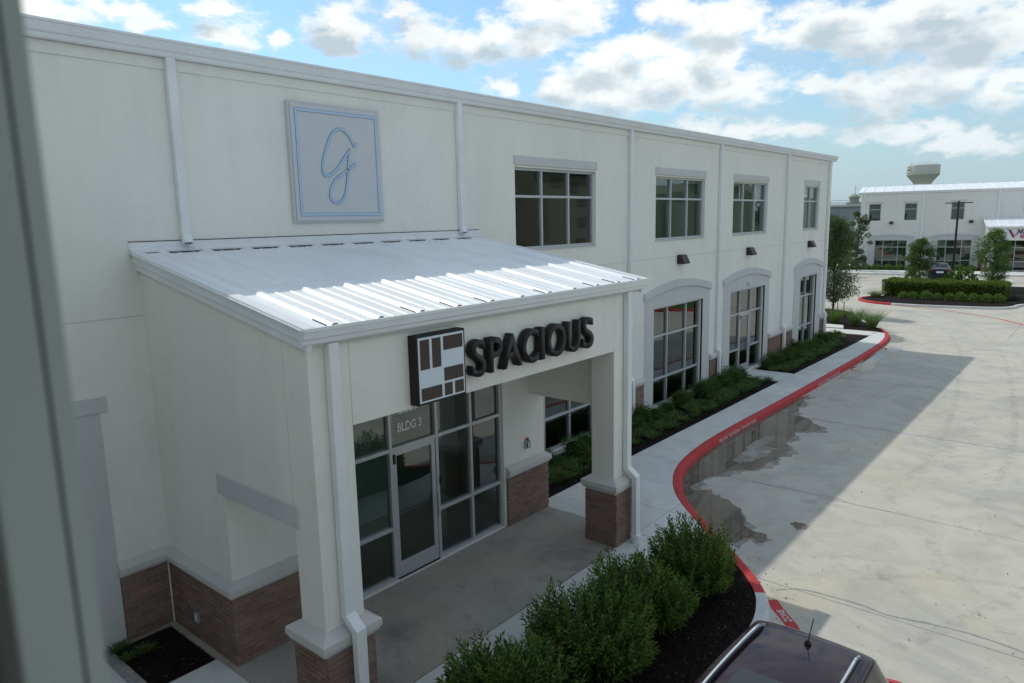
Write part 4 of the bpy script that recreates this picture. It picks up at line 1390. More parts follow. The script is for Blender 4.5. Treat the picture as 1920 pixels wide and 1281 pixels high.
fa = thing('fire_alarm', 'small grey call box with a red cap on the porch wall beside the shop window', 'alarm', (1.782, 5.98, 1.37), H)
MB().box(0, .13, -.05, 0, 0, .15).build('box', 'galvanised', fa, bevel=.006)
MB().box(.02, .11, -.056, -.0505, .02, .13).build('cover', 'dark_gasket', fa)
MB().box(.045, .085, -.058, -.0565, .03, .12).build('label', 'white_vinyl', fa)
MB().lathe([(.028, 0), (.028, .05), (.018, .06)], 12, (.065, -.03, .15)).build('cap', 'alarm_red', fa, smooth=40)
ob_ = thing('outlet_box', 'small grey outlet cover on the brick base in the corner beside the porch', 'outlet', (.80, -.0535, .29), 0)
MB().box(0, .10, -.045, 0, 0, .15).build('cover', 'galvanised', ob_, bevel=.008)
MB().box(.02, .08, -.05, -.0455, .03, .12).build('lid', 'white_metal', ob_, bevel=.004)
MB().box(29.98, 30.07, -.1, -.004, 4.0, 4.07).build('camera_bracket', 'bronze', OB)


# ------------------------------------------------------------------ vegetation
def ellip(n, c, r, inner=.0, low=-1.0):
    d = sphere_dirs(n)
    d[:, 2] = np.where(d[:, 2] < low, -d[:, 2], d[:, 2])
    k = RNG.uniform(inner ** 3, 1, n) ** (1 / 3)
    return d, np.array(c) + d * np.array(r) * k[:, None]


def shrub(label, loc, r, h, shoots, seed):
    """broad upright shrub: many leafy shoots springing from a few stems"""
    random.seed(seed)
    t = thing('shrub', label, 'shrub', loc, 0, 'leafy shrubs in the mulch bed by the porch')
    P, D, L, Pn, Dn = [], [], [], [], []
    st = MB()
    lumps = [(sphere_dirs(1)[0], random.uniform(.8, 1.14)) for _ in range(13)]
    for i in range(shoots):
        d = sphere_dirs(1)[0]
        d[2] = abs(d[2]) * 1.05 - .25
        d /= np.linalg.norm(d)
        k = 1.0
        for ld, lk in lumps:
            q = max(0, float(np.dot(d, ld)))
            k += (lk - 1) * q ** 5
        depth = random.uniform(.5, 1.0) ** .6
        tip = np.array([d[0] * r, d[1] * r, h * .46 + d[2] * h * .56]) * k * depth
        tip[2] = max(.08, tip[2])
        root = np.array([random.gauss(0, .09), random.gauss(0, .09), 0])
        root2 = root * .6 + tip * .35 + np.array([0, 0, .08])
        pth = [root, root2, tip + np.array([0, 0, -.04]), tip + np.array([d[0] * .05, d[1] * .05, .09 + .06 * random.random()])]
        if i % 4 == 0:
            st.tube([tuple(x) for x in pth], [.007, .005, .003, .0015], 4, cap=False)
        nl = random.randint(16, 24)
        ax = pth[3] - pth[1]
        for q in range(nl):
            f = .22 + .78 * (q / nl) ** .85
            p = pth[1] + (pth[2] - pth[1]) * min(1, f / .75) if f < .75 else pth[2] + (pth[3] - pth[2]) * ((f - .75) / .25)
            a = q * 2.4 + i
            an = ax / np.linalg.norm(ax)
            s_ = np.cross(an, [.3, .2, 1]); s_ /= np.linalg.norm(s_)
            u_ = np.cross(s_, an)
            dd = (s_ * math.cos(a) + u_ * math.sin(a)) * .8 + an * (.55 + .6 * f)
            if f > .78 and i % 3 == 0 and depth > .75:
                Pn.append(p); Dn.append(dd)
            else:
                P.append(p); D.append(dd)
    P, D = np.array(P), np.array(D)
    obj('leaves', leaf_mesh('leaves', P, D, RNG.uniform(.06, .10, len(P)), RNG.uniform(.022, .033, len(P)), 'leaf_shrub'), t, kind='stuff')
    if Pn:
        obj('new_growth', leaf_mesh('new_growth', np.array(Pn), np.array(Dn), RNG.uniform(.055, .085, len(Pn)), .025, 'leaf_new'), t, kind='stuff')
    st.build('stem', 'stem', t, fix=False)
    n = 46
    dd, pp = ellip(n, (0, 0, h * .42), (r * .8, r * .8, h * .42), .6)
    obj('withered_leaves', leaf_mesh('withered_leaves', pp, dd + RNG.normal(size=(n, 3)), .05, .018, 'dead_leaf'), t, kind='stuff')
    return t


shrub('tall leafy shrub nearest the red curb, at the far end of the row', (5.62, 5.35, -.02), .70, 1.12, 400, 1)
shrub('leafy shrub second from the red curb in the mulch bed row', (5.50, 4.08, -.02), .74, 1.02, 420, 2)
shrub('leafy shrub third from the red curb, broadest of the row', (5.42, 2.72, -.02), .84, 1.06, 520, 3)
shrub('leafy shrub at the near end of the row by the porch walk', (5.30, 1.25, -.02), .80, 1.0, 470, 4)


def tuft_meshes(nvar, n, L, wd, mat, spread, droop, lean=.75):
    o = []
    for v in range(nvar):
        a = RNG.uniform(0, 2 * math.pi, n)
        rr = spread * np.sqrt(RNG.uniform(0, 1, n))
        P = np.stack([rr * np.cos(a), rr * np.sin(a), np.zeros(n)], 1)
        a2 = a + RNG.normal(0, .5, n)
        ln = RNG.uniform(.1, lean, n)
        D = np.stack([np.cos(a2) * ln, np.sin(a2) * ln, np.ones(n)], 1)
        o.append(blade_mesh('blades', P, D, RNG.uniform(.65, 1.1, n) * L, wd, mat, droop))
    return o


LIR = tuft_meshes(5, 90, .46, .019, 'leaf_strap', .08, .55, .8)
BOXV = []
for v in range(3):
    n = 1500
    d, p = ellip(n, (0, 0, .22), (.30, .30, .24), .55)
    p += .06 * np.sin(p[:, [1, 2, 0]] * 15 + v * 2) + RNG.normal(0, .025, (n, 3))
    BOXV.append(leaf_mesh('leaves', p, d + RNG.normal(0, .7, (n, 3)) + np.array([0, 0, .5]), RNG.uniform(.03, .048, n), RNG.uniform(.016, .026, n), 'leaf_box'))
box_core = MB().lathe([(.05, 0), (.19, .06), (.23, .2), (.17, .34), (.04, .40)], 10).mesh('stem', 'foliage_core', smooth=60)  # solid dark core filling the inside of the bush, in place of stems


def boxwood(x, y, s, lab, grp):
    t = thing('boxwood', lab, 'shrub', (x, y, -.035), random.uniform(0, 6.28), grp)
    t.scale = (s, s, s * random.uniform(.85, 1.1))
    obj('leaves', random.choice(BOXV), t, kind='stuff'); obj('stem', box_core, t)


def liriope(x, y, s, lab, grp):
    o = obj('liriope', random.choice(LIR), None, loc=(x, y, -.035), rot=(0, 0, random.uniform(0, 6.28)))
    o.scale = (s, s, s * random.uniform(.85, 1.15))
    o['label'] = lab; o['category'] = 'plant'; o['group'] = grp


for (y0, y1, nm) in ((7.2, 20.0, 'between the porch and the door landing'), (22.0, 30.8, 'beyond the door landing')):
    y = y0
    while y < y1:
        taper = 1.0 if nm[0] == 'b' and y1 < 25 else max(.35, min(1, (31.6 - y) / 3.0))
        boxwood(.40 + random.uniform(-.10, .14), y + random.uniform(-.2, .2), random.uniform(.8, 1.25), 'low rounded boxwood in the wall bed ' + nm, 'boxwoods in the wall bed ' + nm)
        y += .72
    y = y0 - .15
    while y < y1:
        for x in (.80, 1.12):
            xx = x * (1 if y < 25 else max(.6, min(1, (32.2 - y) / 4)))
            liriope(xx + random.uniform(-.1, .1), y + random.uniform(-.12, .12), random.uniform(.6, 1.0), 'strappy green liriope clump in the wall bed ' + nm, 'liriope in the wall bed ' + nm)
        y += .43
for i in range(5):
    liriope(random.uniform(.1, .5), random.uniform(-.92, -.6), .45, 'small green weed tuft in the dark corner bed beside the porch', 'weeds in the corner bed')

FT = tuft_meshes(3, 520, 1.3, .010, 'leaf_fountain', .17, .30, .55)
for i, (x, y, lab) in enumerate(((-.95, 35.1, 'fountain grass clump half hidden by the office corner'), (.12, 34.9, 'fountain grass clump between the stakes and the curb'), (1.02, 34.4, 'fountain grass clump closest to the red curb tip'))):
    o = obj('fountain_grass', FT[i], None, loc=(x, y, -.03), rot=(0, 0, i * 2.0))
    o['label'] = lab; o['category'] = 'grass clump'; o['group'] = 'fountain grasses at the office end'


def tree(name, label, loc, h, crown, cbase, leaf, n, lsize, trunk_r, group=None, seed=0, lean=(0, 0), clusters=70, cone=False):
    """tapered trunk, limbs forking into twigs, leaf sprays round the twig ends"""
    rs = random.Random(seed)
    t = thing(name, label, 'tree', loc, 0, group)
    rx, ry = crown
    wood = MB()
    top = Vector((lean[0], lean[1], h * .93))
    stemp = [Vector((0, 0, -.05)), Vector((lean[0] * .1, lean[1] * .1, cbase * .6)), Vector((lean[0] * .3, lean[1] * .3, cbase + (h - cbase) * .3)), Vector((lean[0] * .7, lean[1] * .7, cbase + (h - cbase) * .65)), top]
    stemp = cr(stemp, 4)
    m = len(stemp)
    wood.tube([tuple(p) for p in stemp], [trunk_r * (1.25 if i == 0 else 1 - .9 * i / m) for i in range(m)], 9)
    trunk = wood.build('trunk', 'bark', t, smooth=60, fix=False)
    ends = []
    limbs = MB()
    for i in range(clusters):
        zz = rs.uniform(0, 1)
        a = rs.uniform(0, 2 * math.pi)
        prof = math.sin(math.pi * min(1, (zz * .80 + .17))) ** .7
        if cone:
            prof = (1.03 - zz) ** .62 * min(1, .45 + zz * 3)
        rr = prof * rs.uniform(.35, 1.08) * (1 + .18 * math.sin(3 * a + seed))
        e = Vector((math.cos(a) * rx * rr + lean[0] * zz, math.sin(a) * ry * rr + lean[1] * zz, cbase + (h - cbase) * zz))
        k = max(2, min(m - 2, int(m * (.22 + .62 * zz * .9))))
        b = stemp[k]
        mid = (b + e) / 2 + Vector((0, 0, .04 * h * rs.uniform(0, 1)))
        limbs.tube([tuple(b), tuple(mid), tuple(e)], [trunk_r * .22, trunk_r * .11, .004], 5, cap=False)
        ends.append((e, rs.uniform(.7, 1.25)))
    limbs.build('limb', 'bark', trunk, fix=False)
    per = n // clusters
    P, D = [], []
    sc = .24 * (rx + ry) / 2
    for e, k in ends:
        d, p = ellip(per, (e.x, e.y, e.z), (sc * k * 1.1, sc * k * 1.1, sc * k * .75), .15)
        P.append(p); D.append(d + RNG.normal(0, .8, (per, 3)))
    P, D = np.concatenate(P), np.concatenate(D)
    obj('crown', leaf_mesh('crown', P, D, RNG.uniform(.75, 1.25, len(P)) * lsize, lsize * .45, leaf), t, kind='stuff')
    return t


tree('oak_tree', 'young dark-leaved oak tree at the end of the office beside two stakes', (-2.28, 39.4, -.05), 5.4, (1.75, 1.7), .95, 'leaf_oak', 17000, .10, .075, seed=3, clusters=170, lean=(-.1, 0), cone=True)
tree('elm_tree', 'airy green tree behind the hedge, left of the tall light pole', (-1.2, 56.6, -.1), 3.7, (1.02, 1.0), 1.0, 'leaf_elm', 10500, .10, .05, 'young trees behind the hedge', 8, clusters=120)
tree('elm_tree', 'bright green pointed tree behind the hedge, right of the tall light pole', (3.4, 56.6, -.1), 4.4, (1.05, 1.05), .85, 'leaf_bright', 11500, .10, .05, 'young trees behind the hedge', 11, clusters=130)
for i, (x, y, h, cx, lab) in enumerate(((-10.9, 66.5, 5.2, 1.3, 'slim dark tree beyond the oak, left of the white office corner'), (-9.7, 72.5, 6.0, 1.0, 'narrow tree rising beside the white pole sign'), (-14.5, 80, 5.5, 2.2, 'bushy tree in front of the grey warehouse'))):
    tree('background_tree', lab, (x, y, -.2), h, (cx, cx), .9, 'leaf_oak', 4200, .16, .08, 'trees near the warehouse', 20 + i, clusters=50)
for x, y, z1, lab in ((-1.53, 37.6, 1.05, 'thin dark tree stake standing nearer the oak trunk'), (-.82, 36.2, 1.1, 'thin dark tree stake standing in front by the fountain grass')):
    s_ = thing('tree_stake', lab, 'stake', (x, y, -.05), 0, 'stakes by the oak')
    MB().box(-.018, .018, -.018, .018, -.1, z1).build('post', 'stake_metal', s_)
    MB().tube([(0, 0, z1 - .08), (-.4, .9, z1 - .06)], .006, 5).build('tie_wire', 'stake_metal', s_, fix=False)


def hedge(name, label, x0, x1, y0, y1, h, n, lsize, leaf, rz=0, cat='hedge'):
    t = thing(name, label, cat, ((x0 + x1) / 2, (y0 + y1) / 2, -.05), rz)
    a, b = (x1 - x0) / 2, (y1 - y0) / 2
    k = 14
    vs = [((p % (k + 1)) / k * 2 - 1) for p in range(k + 1)]
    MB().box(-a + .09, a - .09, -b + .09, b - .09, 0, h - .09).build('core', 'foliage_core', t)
    areas = np.array([2 * a * h, 2 * b * h, 2 * b * h, 4 * a * b * 1.3, 2 * a * h * .5])
    f = RNG.choice(5, n, p=areas / areas.sum())
    u, v = RNG.uniform(-1, 1, n), RNG.uniform(0, 1, n)
    P = np.zeros((n, 3)); D = np.zeros((n, 3))
    for i, (fn, dd) in enumerate(((lambda u, v: (u * a, -b + 0 * u, v * h), (0, -1, .3)), (lambda u, v: (-a + 0 * u, u * b, v * h), (-1, 0, .3)), (lambda u, v: (a + 0 * u, u * b, v * h), (1, 0, .3)), (lambda u, v: (u * a, (v * 2 - 1) * b, h + 0 * u), (0, 0, 1)), (lambda u, v: (u * a, b + 0 * u, v * h), (0, 1, .3)))):
        q = f == i
        x, y, z = fn(u[q], v[q])
        P[q] = np.stack([x, y, z], 1); D[q] = dd
    P += RNG.normal(0, .035, (n, 3)) + .045 * np.sin(P[:, [1, 2, 0]] * 4.1 + P[:, [2, 0, 1]] * 2.7)
    D = D + RNG.normal(0, .65, (n, 3))
    obj('foliage', leaf_mesh('foliage', P, D, RNG.uniform(.7, 1.3, n) * lsize, lsize * .55, leaf), t, kind='stuff')
    return t


hedge('hedge', 'long clipped green hedge with a sunlit yellow-green top on the curbed island', -2.25, 4.85, 50.6, 52.9, 1.0, 17000, .095, 'leaf_hedge')
LOWP = []
for v in range(3):
    n = 420
    d, p = ellip(n, (0, 0, .2), (.33, .32, .27), .4)
    LOWP.append(leaf_mesh('leaves', p, d + RNG.normal(0, .6, (n, 3)), .12, .06, 'leaf_bright'))
for i in range(9):
    o = obj('low_shrub', LOWP[i % 3], None, loc=(-.75 + .68 * i + random.uniform(-.08, .08), 49.35 + random.uniform(-.15, .15), -.04), rot=(0, 0, random.uniform(0, 6)))
    s_ = random.uniform(.8, 1.1); o.scale = (s_, s_, s_)
    o['label'] = 'low bright green shrub planted along the foot of the hedge'; o['category'] = 'shrub'; o['group'] = 'low shrubs at the foot of the hedge'
pale = tuft_meshes(1, 260, .8, .02, 'leaf_pale', .28, .5, .9)[0]
o = obj('pale_grass', pale, None, loc=(-2.45, 49.5, -.04)); o['label'] = 'pale variegated grass clump at the left end of the hedge'; o['category'] = 'plant'
greyt = tuft_meshes(1, 200, .75, .016, 'leaf_grey', .3, .3, .8)[0]
for x, y, lab in ((5.15, 51.0, 'spiky grey-green shrub at the right end of the hedge'), (6.3, 51.5, 'spiky grey-green shrub standing at the right edge of the photo')):
    o = obj('spiky_shrub', greyt, None, loc=(x, y, -.04)); o['label'] = lab; o['category'] = 'plant'; o['group'] = 'spiky shrubs right of the hedge'
for i, (x, y, s_, lab) in enumerate(((-1.9, 58.2, 1, 'green shrub showing above the hedge left of the left-hand tree'), (.95, 57.2, 1.1, 'green shrub showing above the hedge at the foot of the light pole'), (1.7, 57.6, 1.2, 'green shrub showing above the hedge between the light pole and the right-hand tree'))):
    o = obj('low_shrub', LOWP[i], None, loc=(x, y, .0)); o.scale = (s_ * 1.6, s_ * 1.4, s_ * 2.4)
    o['label'] = lab; o['category'] = 'shrub'; o['group'] = 'shrubs behind the hedge'

# ------------------------------------------------------------------ far office, facing the car park
def far_office():
    ob = thing('far_office', 'white two-storey office across the car park with a shiny ribbed roof', 'office building', (FO.x, FO.y, -.12), math.atan2(FD.y, FD.x))
    up = [(-.73, .42), (2.55, 3.70), (6.64, 7.80), (20, 21.2), (24, 25.2)]
    lw_ = [(0, 2.98, [.8, 2.15]), (5.62, 8.62, [6.42, 7.77]), (20.5, 23.5, [21.3, 22.7])]
    E = 7.85
    hl = [(a, b, 4.9, 6.65) for a, b in up] + [(a, b, .0, 2.92) for a, b, _ in lw_]
    holed_wall(-1.5, 30, -.3, E - .1, hl).build('front_wall', 'stucco_far', ob)
    MB().box(-1.498, -1.3, .201, 14, -.3, E).build('end_wall', 'stucco_far', ob)
    MB().box(29.8, 29.998, .201, 14, -.3, E).build('end_wall', 'stucco_far', ob)
    MB().box(-1.5, 30, 14, 14.2, -.3, E).build('rear_wall', 'stucco_far', ob)
    MB().box(-1.29, 29.7, .9, 1.0, 0, E - .3).build('inner_wall', 'interior_paint', ob)  # pale backing added close behind the panes to lighten the glass
    MB().box(-1.29, 29.7, .25, 4, 3.9, 4.0).build('upper_floor', 'interior_floor', ob)
    MB().sweep(GUTTER, [(-1.75, 0, E), (30.2, 0, E)]).build('gutter', 'white_metal', ob)
    sl = .105
    pan = MB().prism([(-.45, 0), (-.03, 0), (-.03, .05), (.03, .05), (.03, 0), (.45, 0), (.45, -.02), (-.45, -.02)], 0, 7.6, 'y').mesh('roof_panel', 'roof_metal')
    for i in range(35):
        obj('roof_panel', pan, ob, loc=(-1.3 + .902 * i, -.02, E + .01), rot=(math.atan(sl), 0, 0))
    MB().prism([(7.4, E + .75), (7.4, E + .87), (14.4, E + .1), (14.4, E)], -1.7, 30.2, 'x').build('rear_roof', 'roof_metal', ob)
    MB().prism([(-.02, E - .2), (-.02, E + .0), (7.5, E + .79), (14.2, E + .05), (14.2, E - .2)], -1.78, -1.752, 'x').build('rake_trim', 'white_metal', ob)
    for s in (-1.18, 4.2, 10.6, 17.5, 24):
        rect_pipe([(s, .005, E - .2), (s, .005, 1.30), (s, .10, 1.2), (s, .10, -.1)], .14, .1).build('downspout', 'white_metal', ob)
    for a, b in ((-1.5, 9.5), (16.6, 30)):
        MB().box(a, b, -.004, .01, 4.44, 4.46).build('control_joint', 'stucco_grey', ob)
    for a, b in up:
        window_unit(ob, [a, b], [4.9, 6.05, 6.65], .07, bev=0)
        MB().box(a - .1, b + .1, -.04, .02, 6.69, 6.87).build('lintel', 'stucco_grey', ob)
    for a, b, ms in lw_:
        window_unit(ob, [a] + ms + [b], [.0, .86, 2.2, 2.92], .08, bev=0)
        arched_surround(ob, a - .66, b + .60, a, b, 2.92, -.1, 3.14, 3.36, .2)
    for a, b in ((-1.5, -.68), (3.62, 4.94), (9.25, 9.6)):
        MB().box(a, b, -.05, -.002, -.2, .95).build('brick_panel', 'brick_far', ob)
        MB().sweep(CAPP, [(a, 0, -.01), (b + .02, 0, -.01)]).build('brick_cap', 'cast_stone', ob)
    MB().box(12.6, 14.5, -.08, -.002, 5.6, 7.45).build('plaque', 'plaque_grey', ob)
    # entrance porch
    p0, p1, pj = 9.6, 16.4, 3.6
    for a in (p0, p1 - .55):
        MB().box(a, a + .55, -pj, -pj + .5, .0, 4.1).build('porch_pillar', 'stucco_far', ob)
        MB().box(a - .07, a + .62, -pj - .07, -pj + .57, -.2, .95).build('pillar_base', 'brick_far', ob)
        MB().box(a - .14, a + .69, -pj - .14, -pj + .64, .955, 1.12).build('pillar_cap', 'cast_stone', ob)
    MB().box(p0 + .551, p1 - .551, -pj + .003, -pj + .4, 2.95, 4.1).build('porch_beam', 'stucco_far', ob)
    MB().prism([(-.001, -.2), (-1.7, -.2), (-1.7, 2.4), (-pj + .501, 2.4), (-pj + .501, 4.1), (-.001, 4.9)], p0, p0 + .4, 'x').build('porch_side_wall', 'stucco_far', ob)
    pp = MB().prism([(-.36, 0), (-.03, 0), (-.03, .05), (.03, .05), (.03, 0), (.36, 0), (.36, -.02), (-.36, -.02)], -3.86, 0, 'y').mesh('roof_panel', 'roof_metal')
    for i in range(10):
        obj('roof_panel', pp, ob, loc=(p0 + .2 + .722 * i, -.01, 5.02), rot=(math.atan(.2), 0, 0))
    MB().sweep(PG, [(p0 - .25, -pj - .15, 4.26), (p1 + .4, -pj - .15, 4.26)]).build('gutter', 'white_metal', ob)
    MB().sweep(RAKE, [(p0 - .17, -.02, 5.03), (p0 - .17, -3.8, 4.28)]).build('rake_trim', 'white_metal', ob)
    MB().box(p0 - .25, p1 + .3, -.06, -.001, 5.03, 5.1).build('wall_flashing', 'white_metal', ob)
    rect_pipe([(p0 + .2, pj + .005, 4.1), (p0 + .2, pj + .005, 0)], .14, .1).build('downspout', 'white_metal', ob)
    window_unit(ob, [10.2, 11.1, 12.0, 12.95, 13.9, 15.4], [.0, .86, 2.2, 2.92], -1.65, door=3, name='storefront', bev=0)
    MB().prism([(10.0, 2.93), (16, 2.93), (16, 4.0), (10.0, 4.0)], -1.7, -1.6, 'y').build('bay_front', 'stucco_grey', ob)
    MB().box(10.0, 16, -.3, -.22, 0, 2.9).build('inner_wall', 'interior_dark', ob)
    return ob, p0, pj


fob, p0, pj = far_office()


def fpt(s, o, z):
    q = fw(s, o)
    return (q[0], q[1], z - .12)


FRZ = math.atan2(FD.y, FD.x)
vs_ = thing('shop_sign', 'blue and pink lettered shop sign with a slanted V emblem on the far porch', 'sign', fpt(p0 + 1.55, pj, 3.18), FRZ)
MB().prism([(0, .72), (.12, .78), (.52, .05), (.40, .0)], -.06, 0, 'y').build('emblem_bar', 'navy', vs_)
MB().prism([(.16, .70), (.24, .70), (.56, .18), (.50, .10)], -.062, -.002, 'y').build('emblem_bar', 'pink', vs_)
MB().prism([(.58, .18), (.68, .30), (.84, .64), (.76, .64)], -.06, 0, 'y').build('emblem_bar', 'navy', vs_)
o = obj('lettering', TXT['VALH'], vs_, loc=(.72, -.08, .38)); o.scale = (3.6, 1, .38)
o = obj('lettering', TXT['ESPO'], vs_, loc=(.95, -.08, -.02)); o.scale = (2.6, 1, .32)
for s, lab in ((1.42, 'dark wall light between the two left upper windows of the far office'), (8.42, 'dark wall light right of the pole on the far office')):
    wl = thing('wall_lamp', lab, 'wall light', fpt(s, .002, 4.58), FRZ, 'wall lights on the far office')
    MB().prism([(0, 0), (-.22, 0), (-.24, .03), (-.13, .25), (0, .25)], -.18, .18, 'x').build('housing', 'bronze', wl)
# its kerb, walk and foundation planting
MB().prism([fw(-4, 8.6), fw(30, 8.6), fw(30, 4.4), fw(-4, 4.4)], -.3, -.005).build('far_walk', 'concrete_walk', kind='structure')
MB().prism([fw(-4, 4.39), fw(9.4, 4.39), fw(9.4, .01), fw(-4, .01)], -.3, -.03).build('mulch_bed', 'mulch', kind='structure')
for i in range(12):
    q = fw(-2.6 + 1.0 * i, 3.7 + random.uniform(-.2, .2))
    o = obj('low_shrub', LOWP[i % 3], None, loc=(q[0], q[1], -.05), rot=(0, 0, random.uniform(0, 6)))
    o.scale = (1.5, 1.5, 1.15)
    o['label'] = 'low green shrub in the planting under the far office windows'; o['category'] = 'shrub'; o['group'] = 'low shrubs under the far office windows'
# lamp standard, pole sign, tower, warehouse
lp = thing('light_pole', 'tall black car park light pole with two flat heads behind the hedge', 'light pole', (.75, 58.0, -.05))
MB().lathe([(.25, 0), (.25, .7), (.2, .75)], 16).build('footing', 'concrete_curb', lp, smooth=40)
MB().sweep([(-.065, -.065), (.065, -.065), (.065, .065), (-.065, .065)], [(0, 0, .74), (.04, 0, 6.42)], up=(0, -1, 0)).build('pole', 'black_paint', lp)
for sg in (-1, 1):
    MB().box(.04 + sg * .08, .04 + sg * .30, -.03, .03, 6.26, 6.32).build('arm', 'black_paint', lp)
    MB().box(.04 + sg * .30, .04 + sg * .86, -.16, .16, 6.25, 6.32).build('lamp_head', 'black_paint', lp, bevel=.01)
ps = thing('pole_sign', 'white sign of stacked panels on a post left of the far office', 'sign', (-13.0, 84.7, -.3), FRZ)
MB().box(-.3, -.2, -.05, .05, 0, 5.4).build('post', 'white_metal', ps); MB().box(.2, .3, -.05, .05, 0, 5.4).build('post', 'white_metal', ps)
for k in range(4):
    MB().box(-.36, .36, -.1, -.051, 4.25 + k * .36, 4.57 + k * .36).build('panel', 'stucco_far', ps)
wt = thing('water_tower', 'pale wide-topped water tower with a round emblem rising behind the far office roof', 'water tower', (-85.7, 499.5, -.5))
MB().lathe([(8.9, 27.9), (9.0, 28.3), (9.0, 33.6), (8.6, 33.9), (.5, 34.4)], 40).build('tank', 'tank_white', wt, smooth=30)
MB().lathe([(5.0, 22.6), (5.2, 23.4), (8.9, 27.85)], 40).build('bowl', 'tank_white', wt, smooth=30)
MB().lathe([(6.6, 0), (4.9, 4), (4.9, 22.55)], 40).build('pedestal', 'tank_white', wt, smooth=30)
MB().lathe([(5.3, 23.4), (5.3, 23.8)], 40).build('ring', 'tank_white', wt)
rl = MB()
for i in range(26):
    a = 2 * math.pi * i / 26
    rl.box(7 * math.cos(a) - .06, 7 * math.cos(a) + .06, 7 * math.sin(a) - .06, 7 * math.sin(a) + .06, 33.9, 35.1)
rl.build('railing', 'galvanised', wt, kind='stuff')
for i in range(6):
    MB().box(-3 + 1.2 * i, -2.9 + 1.2 * i, -.1, .1, 34, 35.6 + (i % 3) * .5).build('antenna', 'galvanised', wt)
em = Vector((-.72, -.70, 0)).normalized(); er = Vector((.70, -.72, 0))
def emblem(rx, rz_, off, mat, name):
    m = MB(); n = 24
    c0 = Vector((0, 0, 30.9)) + em * (9.0 + off)
    vs = []
    for k in range(n):
        a = 2 * math.pi * k / n
        x, z = rx * math.cos(a), rz_ * math.sin(a)
        ang = x / 9.0
        d = em * math.cos(ang) + er * math.sin(ang)
        vs.append(d * (9.0 + off) + Vector((0, 0, 30.9 + z)))
    m.add(vs + [c0], [(k, (k + 1) % n, n) for k in range(n)])
    m.build(name, mat, wt, fix=False)
emblem(1.9, 2.3, .05, 'logo_green', 'emblem')
emblem(1.55, 1.9, .09, 'tank_white', 'emblem_field')
emblem(1.3, .55, .13, 'logo_red', 'emblem_band')
wh = thing('warehouse', 'long grey metal warehouse far behind the office corner', 'warehouse', (-48, 138, -.5), .1)
MB().box(-40, 32, 0, 30, 0, 7.6).build('wall', 'warehouse_metal', wh)
MB().prism([(-.3, 7.61), (15, 8.4), (30.3, 7.61)], -40.3, 32.3, 'x').build('roof', 'warehouse_metal', wh)
for k in range(18):
    MB().box(-39 + 4 * k, -38.8 + 4 * k, -.08, -.001, 0, 7.5).build('rib', 'warehouse_metal', wh)
MB().box(-40, 32, -.35, -.1, 7.3, 7.6).build('gutter', 'galvanised', wh)
for k in range(12):
    MB().box(-8 + 3.4 * k, -7.9 + 3.4 * k, -.3, -.25, 7.61, 8.5).build('rail_post', 'galvanised', wh)
MB().box(-8, 32, -.29, -.26, 8.42, 8.5).build('rail', 'galvanised', wh)
ru = thing('rooftop_unit', 'round cream vent unit with a thin mast on the grey warehouse roof', 'vent', (-28.95, 136.6 + 6, 7.6))
MB().lathe([(.85, 0), (.85, .75), (1.05, .8), (1.0, 1.1), (.4, 1.5), (.2, 1.6)], 20).build('drum', 'tan_wall', ru, smooth=40)
MB().box(-1.1, 1.1, -1.1, 1.1, -.9, 0).build('curb_box', 'tan_wall', ru)
MB().tube([(.1, 0, 1.5), (.1, 0, 3.2)], .05, 6).build('mast', 'galvanised', ru)

